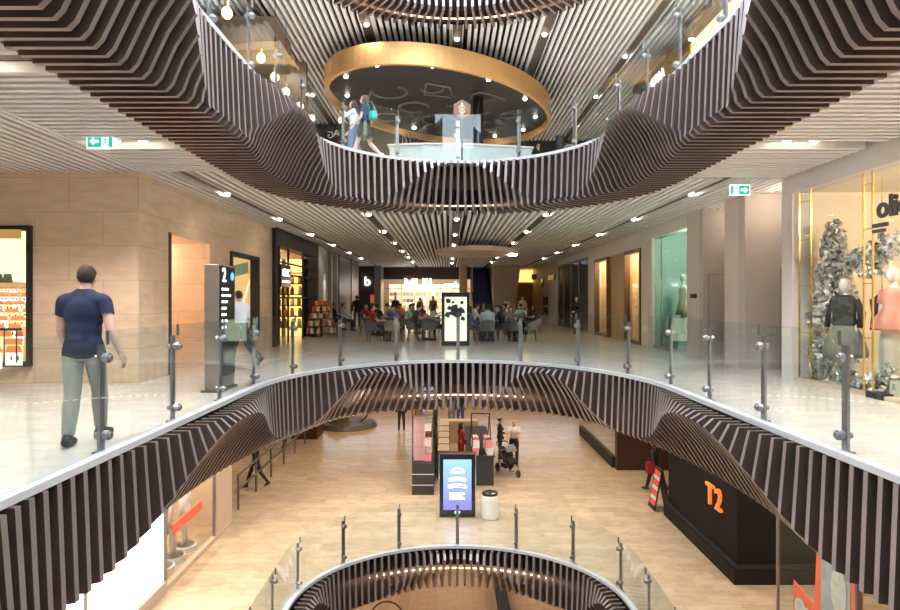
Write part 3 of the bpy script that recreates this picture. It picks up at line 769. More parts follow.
# ------------------------------------------------------------------ digital signs and the directory
t=thing('directory_totem','tall chrome directory totem with black touch screen at the left balustrade'.replace('at the left balustrade','in front of the man in white shirt'),'directory',(-4.08,10.05,0))
MB().box(-4.20,-3.96,9.72,10.42,0.04,2.08).build('body',mat('steel_stone_reflection',(.42,.36,.31),.35,.8),t,bevel=.01)  # brown tint puts the stone wall's reflection into the steel colour
MB().box(-3.96,-3.945,9.74,10.40,.25,2.06).build('screen',M['black'],t)
MB().box(-4.24,-3.92,9.68,10.46,0,.04).build('base',M['steeldk'],t)
text('screen_number','2',.33,(-3.94,9.9,1.9),LWALL,M['signw'],t,ext=.002)
MB().cyl((-3.945,10.27,1.9),(-3.938,10.27,1.9),.07,n=20).build('map_marker',mat('marker_blue',(.05,.2,.9),.4,emit=1.2,ecol=(.06,.25,1)),t)
p=MB()
for k,(n,) in enumerate(((4,),(6,),(3,),(2,),(2,),(3,),(2,))):
    z=1.68-k*.105
    p.cyl((-3.945,9.83,z),(-3.938,9.83,z),.02,n=10); 
    for j in range(n): p.box(-3.945,-3.939,9.9+j*.05,9.935+j*.05,z-.016,z+.016)
p.build('screen_listing',M['signw'],t)
t=thing('digital_totem','upright advertising screen with dark splatter picture in the middle of the cafe','advertising screen',(0,19.6,0))
MB().box(-.46,.46,19.6,19.78,0,1.75).build('body',M['black'],t,bevel=.01)
sp=MB(); sp.box(-.36,.36,19.585,19.6,.16,1.6,0); R=random.Random(4); k=0
for _ in range(46):
    a=R.uniform(0,2*PI); r=abs(R.gauss(0,.16)); cx,cz=.02+r*1.3*math.cos(a),1.12+r*math.sin(a); s=R.uniform(.02,.085); k+=1; yy=19.583-.0003*k
    pts=[(cx+s*R.uniform(.6,1.4)*math.cos(2*PI*j/9),yy,cz+s*R.uniform(.6,1.4)*math.sin(2*PI*j/9)) for j in range(9)]
    sp.add(pts,[tuple(range(9))],1)
for cx,cz,s in((-.24,1.47,.08),(.2,1.42,.06),(-.05,1.2,.12),(.1,1.05,.1)):
    k+=1; sp.add([(cx+s*(1+.3*math.sin(j*2.6))*math.cos(2*PI*j/9),19.583-.0003*k,cz+s*math.sin(2*PI*j/9)) for j in range(9)],[tuple(range(9))],1)
sp.build('screen',[mat('screen_cream',(.8,.8,.55),.4,emit=.45,ecol=(.9,.88,.62)),mat('splatter_ink',(.01,.015,.03),.4)],t,fix=False)
# ------------------------------------------------------------------ top level
ZU=5.0
t=thing('ceiling_ring','large tilted oval bronze rim with a dark patterned soffit under the top ceiling'.replace('tilted ',''),'ceiling feature',(-.3,20.3,8.0))
A,B,TH=4.7,3.15,math.radians(55); cT,sT=math.cos(TH),math.sin(TH)
def ov(k,n,o=0): 
    a=2*PI*k/n; u,v=(A+o)*math.cos(a),(B+o)*math.sin(a); return (-.3+u*cT-v*sT,20.3+u*sT+v*cT)
n=96; vs=[];fs=[]
prof=[(0,7.82),(0,8.42),(-.12,8.42),(-.12,7.82)]
for k in range(n):
    for o,z in prof: p=ov(k,n,o); vs.append((p[0],p[1],z))
for k in range(n):
    for j in range(4): fs.append((k*4+j,k*4+(j+1)%4,((k+1)%n)*4+(j+1)%4,((k+1)%n)*4+j))
MB().add(vs,fs).build('rim',M['bronze'],t,smooth=False)
MB().slab([ov(k,n,-.12) for k in range(n)],8.06,8.14).build('soffit',mat('soffit_dark',(.007,.007,.009),.5),t)
dr=MB(); zz=8.055
def ln(pts,r=.045): dr.tube([(x,y,zz) for x,y in pts],r,5)
def circ(cx,cy,r,a0=0,a1=2*PI,n=24): return [(cx+r*math.cos(a0+(a1-a0)*k/n),cy+r*math.sin(a0+(a1-a0)*k/n)) for k in range(n+1)]
ln([(-.9,18.1),(-.2,18.5),(-.1,19.4),(-1.0,19.1),(-.9,18.1)]); ln(circ(-.75,18.6,.35,0,PI))
ln(circ(-2.1,18.9,.55,-1,3.6)+[(-2.9,19.6),(-3.0,20.3)]); ln(circ(-1.4,20.4,.5,1,6)); ln([(-.3,20.2),(.3,20.5),(.9,20.1),(1.2,20.9),(.5,21.2),(-.1,20.9)])
ln(circ(.9,19.3,.4,0,4.5)+[(1.6,19.6)]); ln(circ(-.6,21.8,.6,2,7)); ln([(1.2,22),(1.9,22.6),(1.2,23.1),(.6,22.6),(1.2,22)]); ln(circ(-2.4,21.5,.45)); ln(circ(1.9,21.3,.3)+[(2.3,22)])
dr.build('line_drawing',mat('chalk_line',(.13,.125,.125),.7),t)
for i,k in enumerate((3,11,19,27,35,43,51,59,67,75,83,91)):
    x,y=ov(k,96,-.55)
    o=dl.build('downlight',[M['lamp'],M['steeldk']],None,fix=False) if i==0 else None
    if i==0: RING=o
    else: o=RING.copy(); COL.objects.link(o)
    o.location=(x,y,8.06); tag(o,'small spotlight in the dark soffit inside the oval bronze rim','ceiling light','spotlights inside the bronze rim')
    spot(x,y,7.95,P_UP*.25,WARM)
# walls of the top level
w=MB()
w.box(-9,9,27.5,27.8,ZU,8.97,0).box(-7.6,-7.4,8,27.5,ZU,8.97,0).box(6.9,7.1,18.6,27.5,ZU,8.97,1)
w.box(6.2,6.4,2,16,ZU,8.97,2).box(6.2,6.9,18.45,18.65,ZU,8.97,1)
w.box(-7.5,-4.6,15.0,16.6,7.75,8.6,3).box(-6.9,-4.6,18.4,18.6,7.4,8.97,3)
w.box(-8,3.0,24.9,25.1,6.9,8.97,0)
w.box(5.75,6.2,12.5,19.5,8.2,8.4,3)
struct(w.build('wall_upper',[mat('dark_cafe_wall',(.035,.03,.03),.5),M['grey'],M['cream'],mat('brown_bulkhead',(.20,.13,.08),.5)]))
for (px,d,m) in((478,19.5,'black'),(406,23.5,'matblack'),(560,19.0,'matblack')):
    x=at(px,d)[0]; r=.17 if px==478 else .13
    o=MB().cyl((x,d,ZU),(x,d,8.1 if px!=560 else 6.7),r,n=20).build('column',M[m]); struct(o)
# hexagonal sign on a thin pole
x,d=at(462,17.0)[0],17.0
t=thing('hexagon_sign','bronze hexagonal sign with a pale emblem on a thin black pole','sign',(x,d,ZU))
MB().cyl((x,d,ZU),(x,d,6.75),.025).build('pole',M['matblack'],t)
MB().cyl((x,d,ZU),(x,d,ZU+.03),.2,n=20).build('base',M['matblack'],t)
MB().prism([(.27*math.sin(PI*k/3+.0),.27*math.cos(PI*k/3)) for k in range(6)],lambda a,b:(x+a,d-.03,6.9+b),lambda a,b:(x+a,d+.03,6.9+b)).build('panel',mat('bronze_sign',(.13,.065,.03),.4,.3),t)
e=MB()
for s in(-1,1):
    e.tube([(x,d-.04,6.78),(x+s*.08,d-.04,6.83),(x+s*.03,d-.04,6.9),(x+s*.09,d-.04,6.94),(x+s*.02,d-.04,7.0),(x,d-.04,7.08)],.017,6)
e.tube([(x,d-.04,6.73),(x,d-.04,7.0)],.015,6); e.build('emblem',M['cream_c'],t)
# counters and the pale cabinet
mb=MB()
t=thing('cafe_counter','pale curved counter behind the glass under the bronze rim','counter',(.2,18.4,ZU))
MB().slab([(-2.0,18.0),(-1.0,17.85),(.4,17.9),(2.3,18.3),(2.3,19.0),(-2.0,19.0)],ZU,6.12).build('body',mat('pale_marble',(.36,.42,.42),.35,var=.12,vscale=3),t)
MB().slab([(-2.06,17.95),(-1.0,17.8),(.4,17.85),(2.36,18.25),(2.36,19.05),(-2.06,19.05)],6.12,6.17).build('countertop',M['grey'],t)
t=thing('cafe_counter','long white counter with a metal top, right beside the slatted ceiling end'.replace(', right beside the slatted ceiling end',' beside the dark post of the top cafe'),'counter',(4.0,19.2,ZU))
MB().box(2.9,5.3,19.0,19.9,ZU,6.05).build('body',mat('white_marble',(.5,.52,.52),.3,var=.1,vscale=3),t)
MB().box(2.85,5.35,18.95,19.95,6.05,6.1).build('countertop',M['steel'],t)
MB().tube([(3.2,19.3,6.1),(3.3,19.3,6.35),(3.7,19.3,6.5),(4.1,19.3,6.35),(4.2,19.3,6.1)],.025,8).build('guard_rail',M['chrome'],t)
t=thing('bottle_rack','row of upright steel rods on the pale curved counter','rack',(-1.8,18.5,6.17))
for k in range(7): MB().cyl((-2.0+.12*k+.1,18.5,6.17),(-2.0+.12*k+.1,18.5,6.62),.018,n=8).build('rod',M['chrome'],t)
MB().box(-1.95,-1.1,18.4,18.6,6.17,6.19).build('base',M['steel'],t)
t=thing('bar_sign','glowing yellow sign at the back of the top cafe','sign',at(322,26.5,134)); c=t.location
p=MB(); R=random.Random(2); xx=c[0]-.8
while xx<c[0]+.7:
    ww=R.uniform(.12,.26); p.box(xx,xx+ww,c[1]-.02,c[1]+.02,c[2]-.14,c[2]+.14); xx+=ww+.1
p.build('lettering',mat('yellow_letters',(1,.8,.1),.5,emit=1.8,ecol=(1,.72,.08)),t)
MB().box(c[0]-1.0,c[0]+1.0,c[1]+.03,c[1]+.09,c[2]-.4,c[2]+.4).build('panel',M['matblack'],t)
# black shop sign on the right
t=thing('shop_sign','black box sign with white initials above the top right balustrade'.replace('top right','curving top'),'sign',(5.6,17.2,6.7))
MB().box(5.6,5.8,16.1,18.3,7.05,7.9).build('panel',M['black'],t)
MB().box(5.68,5.72,16.3,16.35,7.9,8.2).box(5.68,5.72,18.0,18.05,7.9,8.2).build('hanger',M['steeldk'],t)
text('initials','gsl',.8,(5.59,17.75,7.5),RWALL,mat('sign_grey_letters',(.5,.5,.5),.5,emit=.5,ecol=(.7,.7,.7)),t)
text('lettering','GELLA',.36,(5.59,16.75,7.68),RWALL,M['signw'],t)
t=thing('wall_glow_panel','cream wall of the top shop with painted-in glow beyond the black sign','display wall',(6.1,12.5,ZU))
MB().box(6.08,6.18,9.2,15.6,ZU+.1,8.6).build('panel',mat('cream_wall_glow',(.9,.78,.5),.5,emit=.55,ecol=(1,.85,.55)),t)  # emission stands for lamplight falling on the cream wall
MB().box(6.04,6.2,9.1,9.2,ZU,8.7).box(6.04,6.2,15.6,15.7,ZU,8.7).build('frame',M['brass'],t)
# globe pendants on the left
gl=MB().ell((0,0,0),(.1,.1,.115),16,10)
cap=MB().lathe([(0,.105),(.045,.105),(.04,.22),(0,.22)],n=12)
for i,(px,py,d) in enumerate(((227,13,11.5),(261,58,14.2),(254,66,16.4),(275,77,14.6),(286,92,15.6),(283,62,18.2),(300,106,17.4),(326,92,22.5),(312,118,20.5),(341,120,23.5))):
    loc=at(px,d,py)
    if i==0:
        PEN=thing('pendant_lamp','x','pendant lamp',loc,group='globe pendants')
        gl.build('globe',mat('globe_glow',(1,.75,.45),.5,emit=3.2,ecol=(1,.66,.34)),PEN,smooth=True,local=True); cap.build('cap',M['brass'],PEN,local=True)
        MB().cyl((0,0,.22),(0,0,8.9-loc[2]),.008,n=6).build('cable',M['matblack'],PEN,local=True); o=PEN
    else:
        o=dup(PEN,loc)
        for c in o.children:
            if c.name.startswith('cable'): c.scale=(1,1,(8.9-loc[2]-.0)/(8.9-PEN.location[2]))
    o['label']='warm glowing globe pendant, '+ORD[i]+' from the balustrade along the left of the top level'

# ------------------------------------------------------------------ lower level
ZL=-5.0; XLW=-6.55
w=MB()
w.box(XLW-.3,XLW,17.2,17.35,ZL,-1.15,0).box(XLW-3,XLW,17.35,17.5,ZL,-1.15,0)
w.box(-9.6,-9.4,2,17.5,ZL,-1.15,1).box(-12,-11.8,17.5,45,ZL,-1.15,1).box(-12,12,50,50.3,ZL,-1.15,2)
struct(w.build('wall_lower_left',[M['beige'],M['pale'],mat('amber_brown_wall',(.35,.2,.09),.5)]))
for i,(a,b) in enumerate(((10.55,13.25),(7.6,10.35))):
    t=thing('glowing_billboard',('white glowing wall panel beside the mannequin window on the lower floor','white glowing wall panel at the edge under the wavy balcony, nearest on the lower floor')[i],'billboard',(XLW,(a+b)/2,ZL))
    MB().box(XLW-.2,XLW,a,b,ZL+.28,-1.3).build('panel',M['glow'],t)
    MB().box(XLW-.2,XLW+.06,a-.05,b+.05,ZL,ZL+.28).build('plinth',mat('pink_grey_plinth_%d'%i,(.55,.45,.42),.5),t)
    MB().box(XLW-.2,XLW+.02,b,b+.1,ZL+.28,-1.2).build('edge_frame',M['steel'],t)
t=thing('shop_window','tall glass shop window with mannequins and a red banner on the lower floor','shop window',(XLW,14.8,ZL))
MB().box(XLW-.04,XLW-.02,13.4,16.2,ZL+.12,-1.3).build('glass_panel',M['shopglass'],t)
MB().box(XLW-.1,XLW+.04,13.3,17.2,ZL,ZL+.12).build('sill',M['beige'],t)
p=MB()
for y in(13.35,16.2): p.box(XLW-.06,XLW+.02,y,y+.06,ZL+.12,-1.3)
p.build('frame',M['steel'],t)
MB().box(XLW-.03,XLW+.02,16.26,17.2,ZL+.12,-1.3).build('side_panel',M['beige'],t)
q=MB(); q.prism([(13.9,-3.95),(15.5,-3.9),(15.5,-3.68),(13.9,-3.7)],lambda a,b:(XLW-.09,a,b),lambda a,b:(XLW-.06,a,b)); q.build('banner',mat('red_banner',(.75,.1,.05),.5,emit=.25),t)
struct(MB().box(XLW-1.6,XLW-1.5,13.3,17.2,ZL,-1.3).box(XLW-1.5,XLW-.1,13.2,13.3,ZL,-1.3).build('wall_mannequin_window',mat('rosy_interior',(.72,.64,.62),.5)))
for k,y in enumerate((13.75,14.35,14.95,15.6)):
    mannequin(ORD[k]+' mannequin from the glowing panel in the lower floor shop window',(XLW-.55,y,ZL+.14),PI/2,[('outfit',[(.2,.75),(.19,.95),(.16,1.1),(.19,1.35),(.08,1.46)],M[('white_c','grey_c','cream_c','white_c')[k]],.75)],'f',group='mannequins in the lower floor window')
    o=MB().lathe([(0,0),(.3,0),(.3,.14),(0,.14)],(XLW-.55,y,ZL),n=20).build('plinth',M['white']); tag(o,'round white plinth under the '+ORD[k]+' mannequin of the lower floor window','plinth','round plinths in the lower floor window')
# railing behind
t=thing('stair_railing','steel railing with two rails under the left balcony wave on the lower floor'.replace('left ',''),'railing',(-7.0,21,ZL))
p0,p1=Vector((-6.75,18.6,ZL)),Vector((-6.75,27.2,ZL))
for k in range(6):
    c=p0.lerp(p1,k/5); MB().rbox((c.x,c.y,ZL+.55),(.05,.08,1.1)).build('post',M['steeldk'],t)
for z in(.62,1.08): MB().tube([p0+Vector((0,0,z)),p1+Vector((0,0,z))],.035,8).build('rail',M['steel'],t)
# dark ribbed box and the sculptural hoop chair
o=MB(); o.box(-7.55,-6.35,28,29.3,ZL,ZL+1.9)
for k in range(14): o.box(-7.5+k*.085,-7.46+k*.085,27.96,28,ZL,ZL+1.9)
tag(o.build('ribbed_kiosk',mat('dark_red_brown',(.09,.025,.02),.4)),'dark red brown ribbed box standing on the lower floor','kiosk')
t=thing('hoop_sculpture','low dark round platform with a thin metal hoop on the lower floor','sculpture',(-5.4,31,ZL))
MB().lathe([(0,0),(1.5,0),(1.35,.22),(0,.25)],(-5.4,31,ZL),n=36).build('platform',mat('grey_platform',(.12,.11,.11),.4),t)
MB().tube([(-5.15+.85*math.cos(2*PI*k/40),31,ZL+1.0+.85*math.sin(2*PI*k/40)) for k in range(40)],.035,8,closed=True).build('hoop',M['matblack'],t)
MB().lathe([(0,.24),(.5,.24),(.56,.5),(0,.55)],(-5.9,31,ZL),n=24).build('cushion',mat('olive_cushion',(.25,.22,.08),.7),t)
# kiosk with two display runs
KM=mat('kiosk_grey',(.028,.027,.028),.45); 
t=thing('display_kiosk','dark grey display counter with open black shelf frames by the blue screen','kiosk',(-1.1,24,ZL))
MB().box(-1.45,-.72,20.0,27.5,ZL,ZL+1.05).build('counter',KM,t)
for z in(.32,.68): MB().box(-1.46,-.71,19.985,20.0,ZL+z,ZL+z+.02).build('drawer_line',M['pale'],t)
p=MB()
for y in(20.03,21.9,23.7,25.6,27.45):
    for x in(-1.43,-.74): p.box(x-.018,x+.018,y-.018,y+.018,ZL+1.05,ZL+2.9)
    p.box(-1.43,-.74,y-.015,y+.015,ZL+2.87,ZL+2.9)
for x in(-1.43,-.74): p.box(x-.018,x+.018,20.03,27.45,ZL+2.87,ZL+2.9)
p.build('frame',M['matblack'],t)
for z in(1.55,2.05,2.5): MB().box(-1.4,-.77,20.1,27.4,ZL+z,ZL+z+.02).build('glass_shelf',M['shopglass'],t)
MB().box(-1.40,-1.02,20.3,20.5,ZL+1.07,ZL+2.55).build('poster_panel',mat('pink_poster',(.6,.36,.38),.5),t)
MB().box(-.62,-.2,21.8,27.2,ZL,ZL+1.0,0).box(-.62,1.1,27.2,27.8,ZL,ZL+1.0,0).build('rear_counter',M['beige'],t)
for y in(21.8,22.9,24.0,25.1,26.2): MB().box(-.64,-.18,y-.02,y+.02,ZL,ZL+1.02).build('divider',M['matblack'],t)
boxes=[(.85,.8,.78),(.8,.25,.3),(.7,.62,.2),(.85,.6,.6),(.2,.08,.08)]
bmats=[mat('gift_box_%s'%n,c,.5) for n,c in zip(('white','red','mustard','pink','maroon'),boxes)]
gb=MB().box(-.11,.11,-.11,.11,0,.24); gp=[gb.build('gift_box',m) for m in bmats]; gu=[0]*5; R=random.Random(21); gn=('white','red','mustard','pink','maroon')
def gift(x,y,z,where):
    c=R.randrange(5); o=gp[c]
    if gu[c]: o=o.copy(); COL.objects.link(o)
    gu[c]=1; o.location=(x,y,z); tag(o,'small '+gn[c]+' gift box '+where,'gift box',gn[c]+' gift boxes '+where)
for z,lab in((1.05,'on the counter'),(1.57,'on the bottom glass shelf'),(2.07,'on the middle glass shelf')):
    for k in range(6): gift(-.93,20.4+k*1.15,ZL+z,lab+' of the left display run'.replace('left ','framed '))
t=thing('display_kiosk','dark front counter stacked with pale boxes, beside the stroller','kiosk',(.95,23,ZL))
MB().box(.5,1.35,21.0,26.0,ZL,ZL+1.0).build('counter',KM,t)
MB().box(.45,1.4,20.95,26.05,ZL+1.0,ZL+1.04).build('countertop',M['matblack'],t)
q=MB()
for s in(.62,1.28): q.tube([(s,21.2,ZL+1.04),(s,22.2,ZL+2.3),(s,23.2,ZL+1.04)],.02,6)
q.tube([(.62,22.2,ZL+2.3),(1.28,22.2,ZL+2.3)],.02,6); q.build('stand',M['matblack'],t)
for k in range(14): gift(.75+.45*(k%2)+R.uniform(-.04,.04),21.2+.33*(k//2),ZL+1.04,'on the dark counter beside the stroller')
for k in range(6): gift(.75+.45*(k%2),21.25+.33*(k//2),ZL+1.28,'stacked on the dark counter beside the stroller')
for c in range(5):
    if not gu[c]: bpy.data.objects.remove(gp[c])
# lower advertising screen, bin
t=thing('digital_totem','upright advertising screen glowing blue and violet on the lower floor','advertising screen',(.03,17.9,ZL))
MB().box(-.5,.56,17.9,18.1,ZL+.03,ZL+1.9).build('body',M['black'],t,bevel=.01)
MB().box(-.53,-.5,17.89,18.11,ZL,ZL+1.92).build('edge_strip',M['chrome'],t); MB().box(.56,.59,17.89,18.11,ZL,ZL+1.92).build('edge_strip',M['chrome'],t)
MB().box(-.53,.59,17.89,18.11,ZL+1.9,ZL+1.93).build('edge_strip',M['chrome'],t)
m=bpy.data.materials.new('screen_blue_violet'); m.use_nodes=True; nt=m.node_tree; b=nt.nodes['Principled BSDF']
tc=nt.nodes.new('ShaderNodeTexCoord'); sx=nt.nodes.new('ShaderNodeSeparateXYZ'); cr=nt.nodes.new('ShaderNodeValToRGB')
nt.links.new(tc.outputs['Generated'],sx.inputs[0]); nt.links.new(sx.outputs[2],cr.inputs[0]); nt.links.new(cr.outputs[0],b.inputs['Emission Color'])
cr.color_ramp.elements[0].color=(.16,.14,.75,1); cr.color_ramp.elements[1].color=(.22,.42,.95,1)
b.inputs['Base Color'].default_value=(.02,.02,.05,1); b.inputs['Emission Strength'].default_value=1.0; b.inputs['Roughness'].default_value=.2
MB().box(-.39,.45,17.885,17.9,ZL+.24,ZL+1.74).build('screen',m,t)
sw=mat('screen_white_marks',(.9,.9,1),.5,emit=1.3,ecol=(.85,.88,1)); q=MB(); yy=17.882
def cloud(cx,cz,w_,h_):
    for k in range(7):
        a=-1+2*k/6; q.ell((cx+a*w_*.8,yy,cz+.25*h_*math.cos(a*2)),(w_*.24,.002,h_*.5),10,6)
cloud(.03,ZL+.95,.27,.11); cloud(.03,ZL+1.15,.26,.11)
for r in range(3):
    for k in range(7-r%2): q.box(-.2+k*.066,-.15+k*.066,yy-.002,yy,ZL+.55+r*.08,ZL+.6+r*.08)
q.tube([(.03+.2*math.cos(a),yy,ZL+1.36+.13*math.sin(a)) for a in np.linspace(0,PI,12)],.012,5)
for k in range(6): q.box(-.18+k*.072,-.135+k*.072,yy-.002,yy,ZL+1.33,ZL+1.40)
q.ell((-.01,yy,ZL+.17),(.045,.003,.035),10,6).ell((.07,yy,ZL+.17),(.045,.003,.035),10,6)
q.build('screen_marks',sw,t)
q=MB(); q.ell((.16,yy-.003,ZL+.95),(.1,.002,.03),10,6); q.build('screen_red_mark',mat('screen_red',(.9,.1,.2),.5,emit=.8),t)
t=thing('litter_bin','round white litter bin with black top beside the blue screen','bin',(1.0,17.9,ZL))
MB().lathe([(0,0),(.23,0),(.25,.05),(.25,.68),(.24,.7),(0,.7)],(1.0,17.9,ZL),n=28).build('body',M['white'],t)
MB().lathe([(.24,.7),(.24,.76),(.17,.8),(.12,.77),(.0,.74)],(1.0,17.9,ZL),n=28).build('lid',M['black'],t)
# black shop box with orange lettering
t=thing('shop_box','black clad corner shop with orange lettering on the lower floor','shop',(8.2,16,ZL))
MB().box(6.4,10.5,13.8,18.1,ZL,-1.15).build('walls',mat('black_cladding',(.009,.008,.008),.7,spec=.2),t)
MB().box(6.28,10.5,13.68,18.15,ZL,ZL+.35).build('plinth',mat('black_plinth',(.008,.008,.008),.6,spec=.25),t)
MB().box(6.33,10.5,13.73,18.15,ZL+.35,ZL+.42).build('plinth_cap',M['matblack'],t)
text('sign_lettering','T2',.74,(6.36,14.92,-3.42),RWALL,M['orange'],t,ext=.035,bold=.003,space=1.18)
# glass with a poster
t=thing('shop_window','clear lower floor shop glass with a red and grey poster, in front of the black corner shop','shop window',(6.45,10,ZL))
MB().box(6.4,6.42,6.0,12.1,ZL+.05,-1.3).build('glass_panel',M['shopglass'],t)
MB().box(6.39,6.44,12.1,12.14,ZL,-1.3).build('edge_trim',M['steel'],t)
MB().box(6.38,6.46,9.72,9.78,ZL,-1.3).build('mullion',M['steeldk'],t); MB().box(6.38,6.46,8.7,8.76,ZL,-1.3).build('mullion',M['brass'],t)
MB().box(6.38,6.46,6.0,12.1,ZL,ZL+.05).build('sill',M['steeldk'],t)
t=thing('window_poster','red and pink poster with a grey figure behind the lower shop glass','poster',(6.6,10.5,ZL))
P=lambda a,b:(6.60,a,b); P2=lambda a,b:(6.62,a,b)
MB().prism([(11.9,ZL+.2),(11.9,ZL+.95),(11.22,ZL+.8),(11.1,ZL+2.7),(9.9,ZL+2.4),(9.95,ZL+.2)],P,P2).build('red_sheet',mat('poster_coral',(.8,.14,.07),.5,emit=.1),t)
MB().prism([(11.0,ZL+.2),(11.0,ZL+2.66),(10.2,ZL+2.42),(10.2,ZL+.2)],lambda a,b:(6.585,a,b),lambda a,b:(6.598,a,b)).build('photo_panel',mat('poster_grey',(.42,.47,.5),.5,var=.5,vscale=4),t)
q=MB(); q.ell((6.57,10.45,ZL+1.95),(.012,.13,.17)); q.ell((6.57,10.48,ZL+1.4),(.012,.22,.42)); q.ell((6.57,11.62,ZL+.5),(.012,.2,.22)); q.ell((6.57,11.4,ZL+.35),(.012,.15,.3))
q.build('figure_print',mat('poster_pale',(.66,.66,.62),.6,var=.3,vscale=8),t)
struct(MB().box(10.4,10.6,2,13.8,ZL,-1.15).build('wall_lower_right',M['beige']))
# beyond it: dark end wall, glass front, planter edge
w=MB(); w.box(6.2,9.6,22.9,23.2,ZL,-1.15,0); w.box(9.5,9.7,18.1,23,ZL,-1.15,1)
struct(w.build('wall_lower_dark',[mat('dark_slat_wall',(.05,.022,.018),.4),mat('brown_dim_wall',(.28,.19,.11),.5)]))
t=thing('shop_facade','glass shopfront on a black plinth behind the dark wall on the lower floor','shop',(6.2,26,ZL))
MB().box(6.15,6.18,23.26,29,ZL+.42,-1.3).build('glass_panel',M['shopglass'],t); MB().box(6.1,6.3,23.26,29,ZL,ZL+.42).build('plinth',M['matblack'],t)
MB().box(8.4,8.5,23.26,29,ZL,-1.3).build('back_wall',mat('pale_gold_interior',(.62,.52,.36),.5),t)
t=thing('pavement_sign','folding floor sign with red poster by the black corner shop','floor sign',(6.35,18.7,ZL))
for s in(-1,1):
    q=MB(); q.prism([(18.42,ZL+.02),(19.0,ZL+.02),(19.0,ZL+1.25),(18.42,ZL+1.25)],lambda a,b:(6.33+s*.25*(1-(b-ZL)/1.3),a,b),lambda a,b:(6.36+s*.25*(1-(b-ZL)/1.3),a,b)); q.build('board',M['matblack'],t)
q=MB()
for k in range(7):
    z0=ZL+.15+k*.15; f=lambda b:6.325-.25*(1-(b-ZL)/1.3)
    q.add([(f(z0),18.95,z0),(f(z0),18.47,z0),(f(z0+.13),18.47,z0+.13),(f(z0+.13),18.95,z0+.13)],[(0,1,2,3)],k%2)
q.build('poster',[mat('sign_red',(.65,.06,.06),.5,emit=.15),mat('sign_pale',(.7,.65,.62),.5)],t,fix=False)
# basement: hoop chair and dark mat
t=thing('wire_chair','dark wire chair with round hoop on the basement floor','chair',at(387,20.5)[:2]+(-10,)); c=t.location
MB().tube([(c[0]+.55*math.cos(2*PI*k/30),c[1],-9.35+.55*math.sin(2*PI*k/30)) for k in range(30)],.03,6,closed=True).build('hoop',mat('rust_metal',(.15,.05,.03),.5),t)
MB().lathe([(0,-9.6),(.4,-9.6),(.42,-9.52),(0,-9.5)],(c[0]-.3,c[1]-.1,0),n=20).build('seat',M['dkbrown'],t)
for k in range(4): MB().cyl((c[0]-.3+.3*math.cos(k*PI/2+.6),c[1]-.1+.3*math.sin(k*PI/2+.6),-9.6),(c[0]-.3+.36*math.cos(k*PI/2+.6),c[1]-.1+.36*math.sin(k*PI/2+.6),-10),.02,n=6).build('leg',M['dkbrown'],t)
o=MB().box(1.6,1.95,19,24,-10,-9.4).build('low_partition',M['matblack']); tag(o,'black low partition on the wooden basement floor','partition')
o=MB().box(1.95,3.2,20.2,20.9,-10,-9.3).build('bench',M['black']); tag(o,'black bench on the wooden basement floor beside the partition','bench')
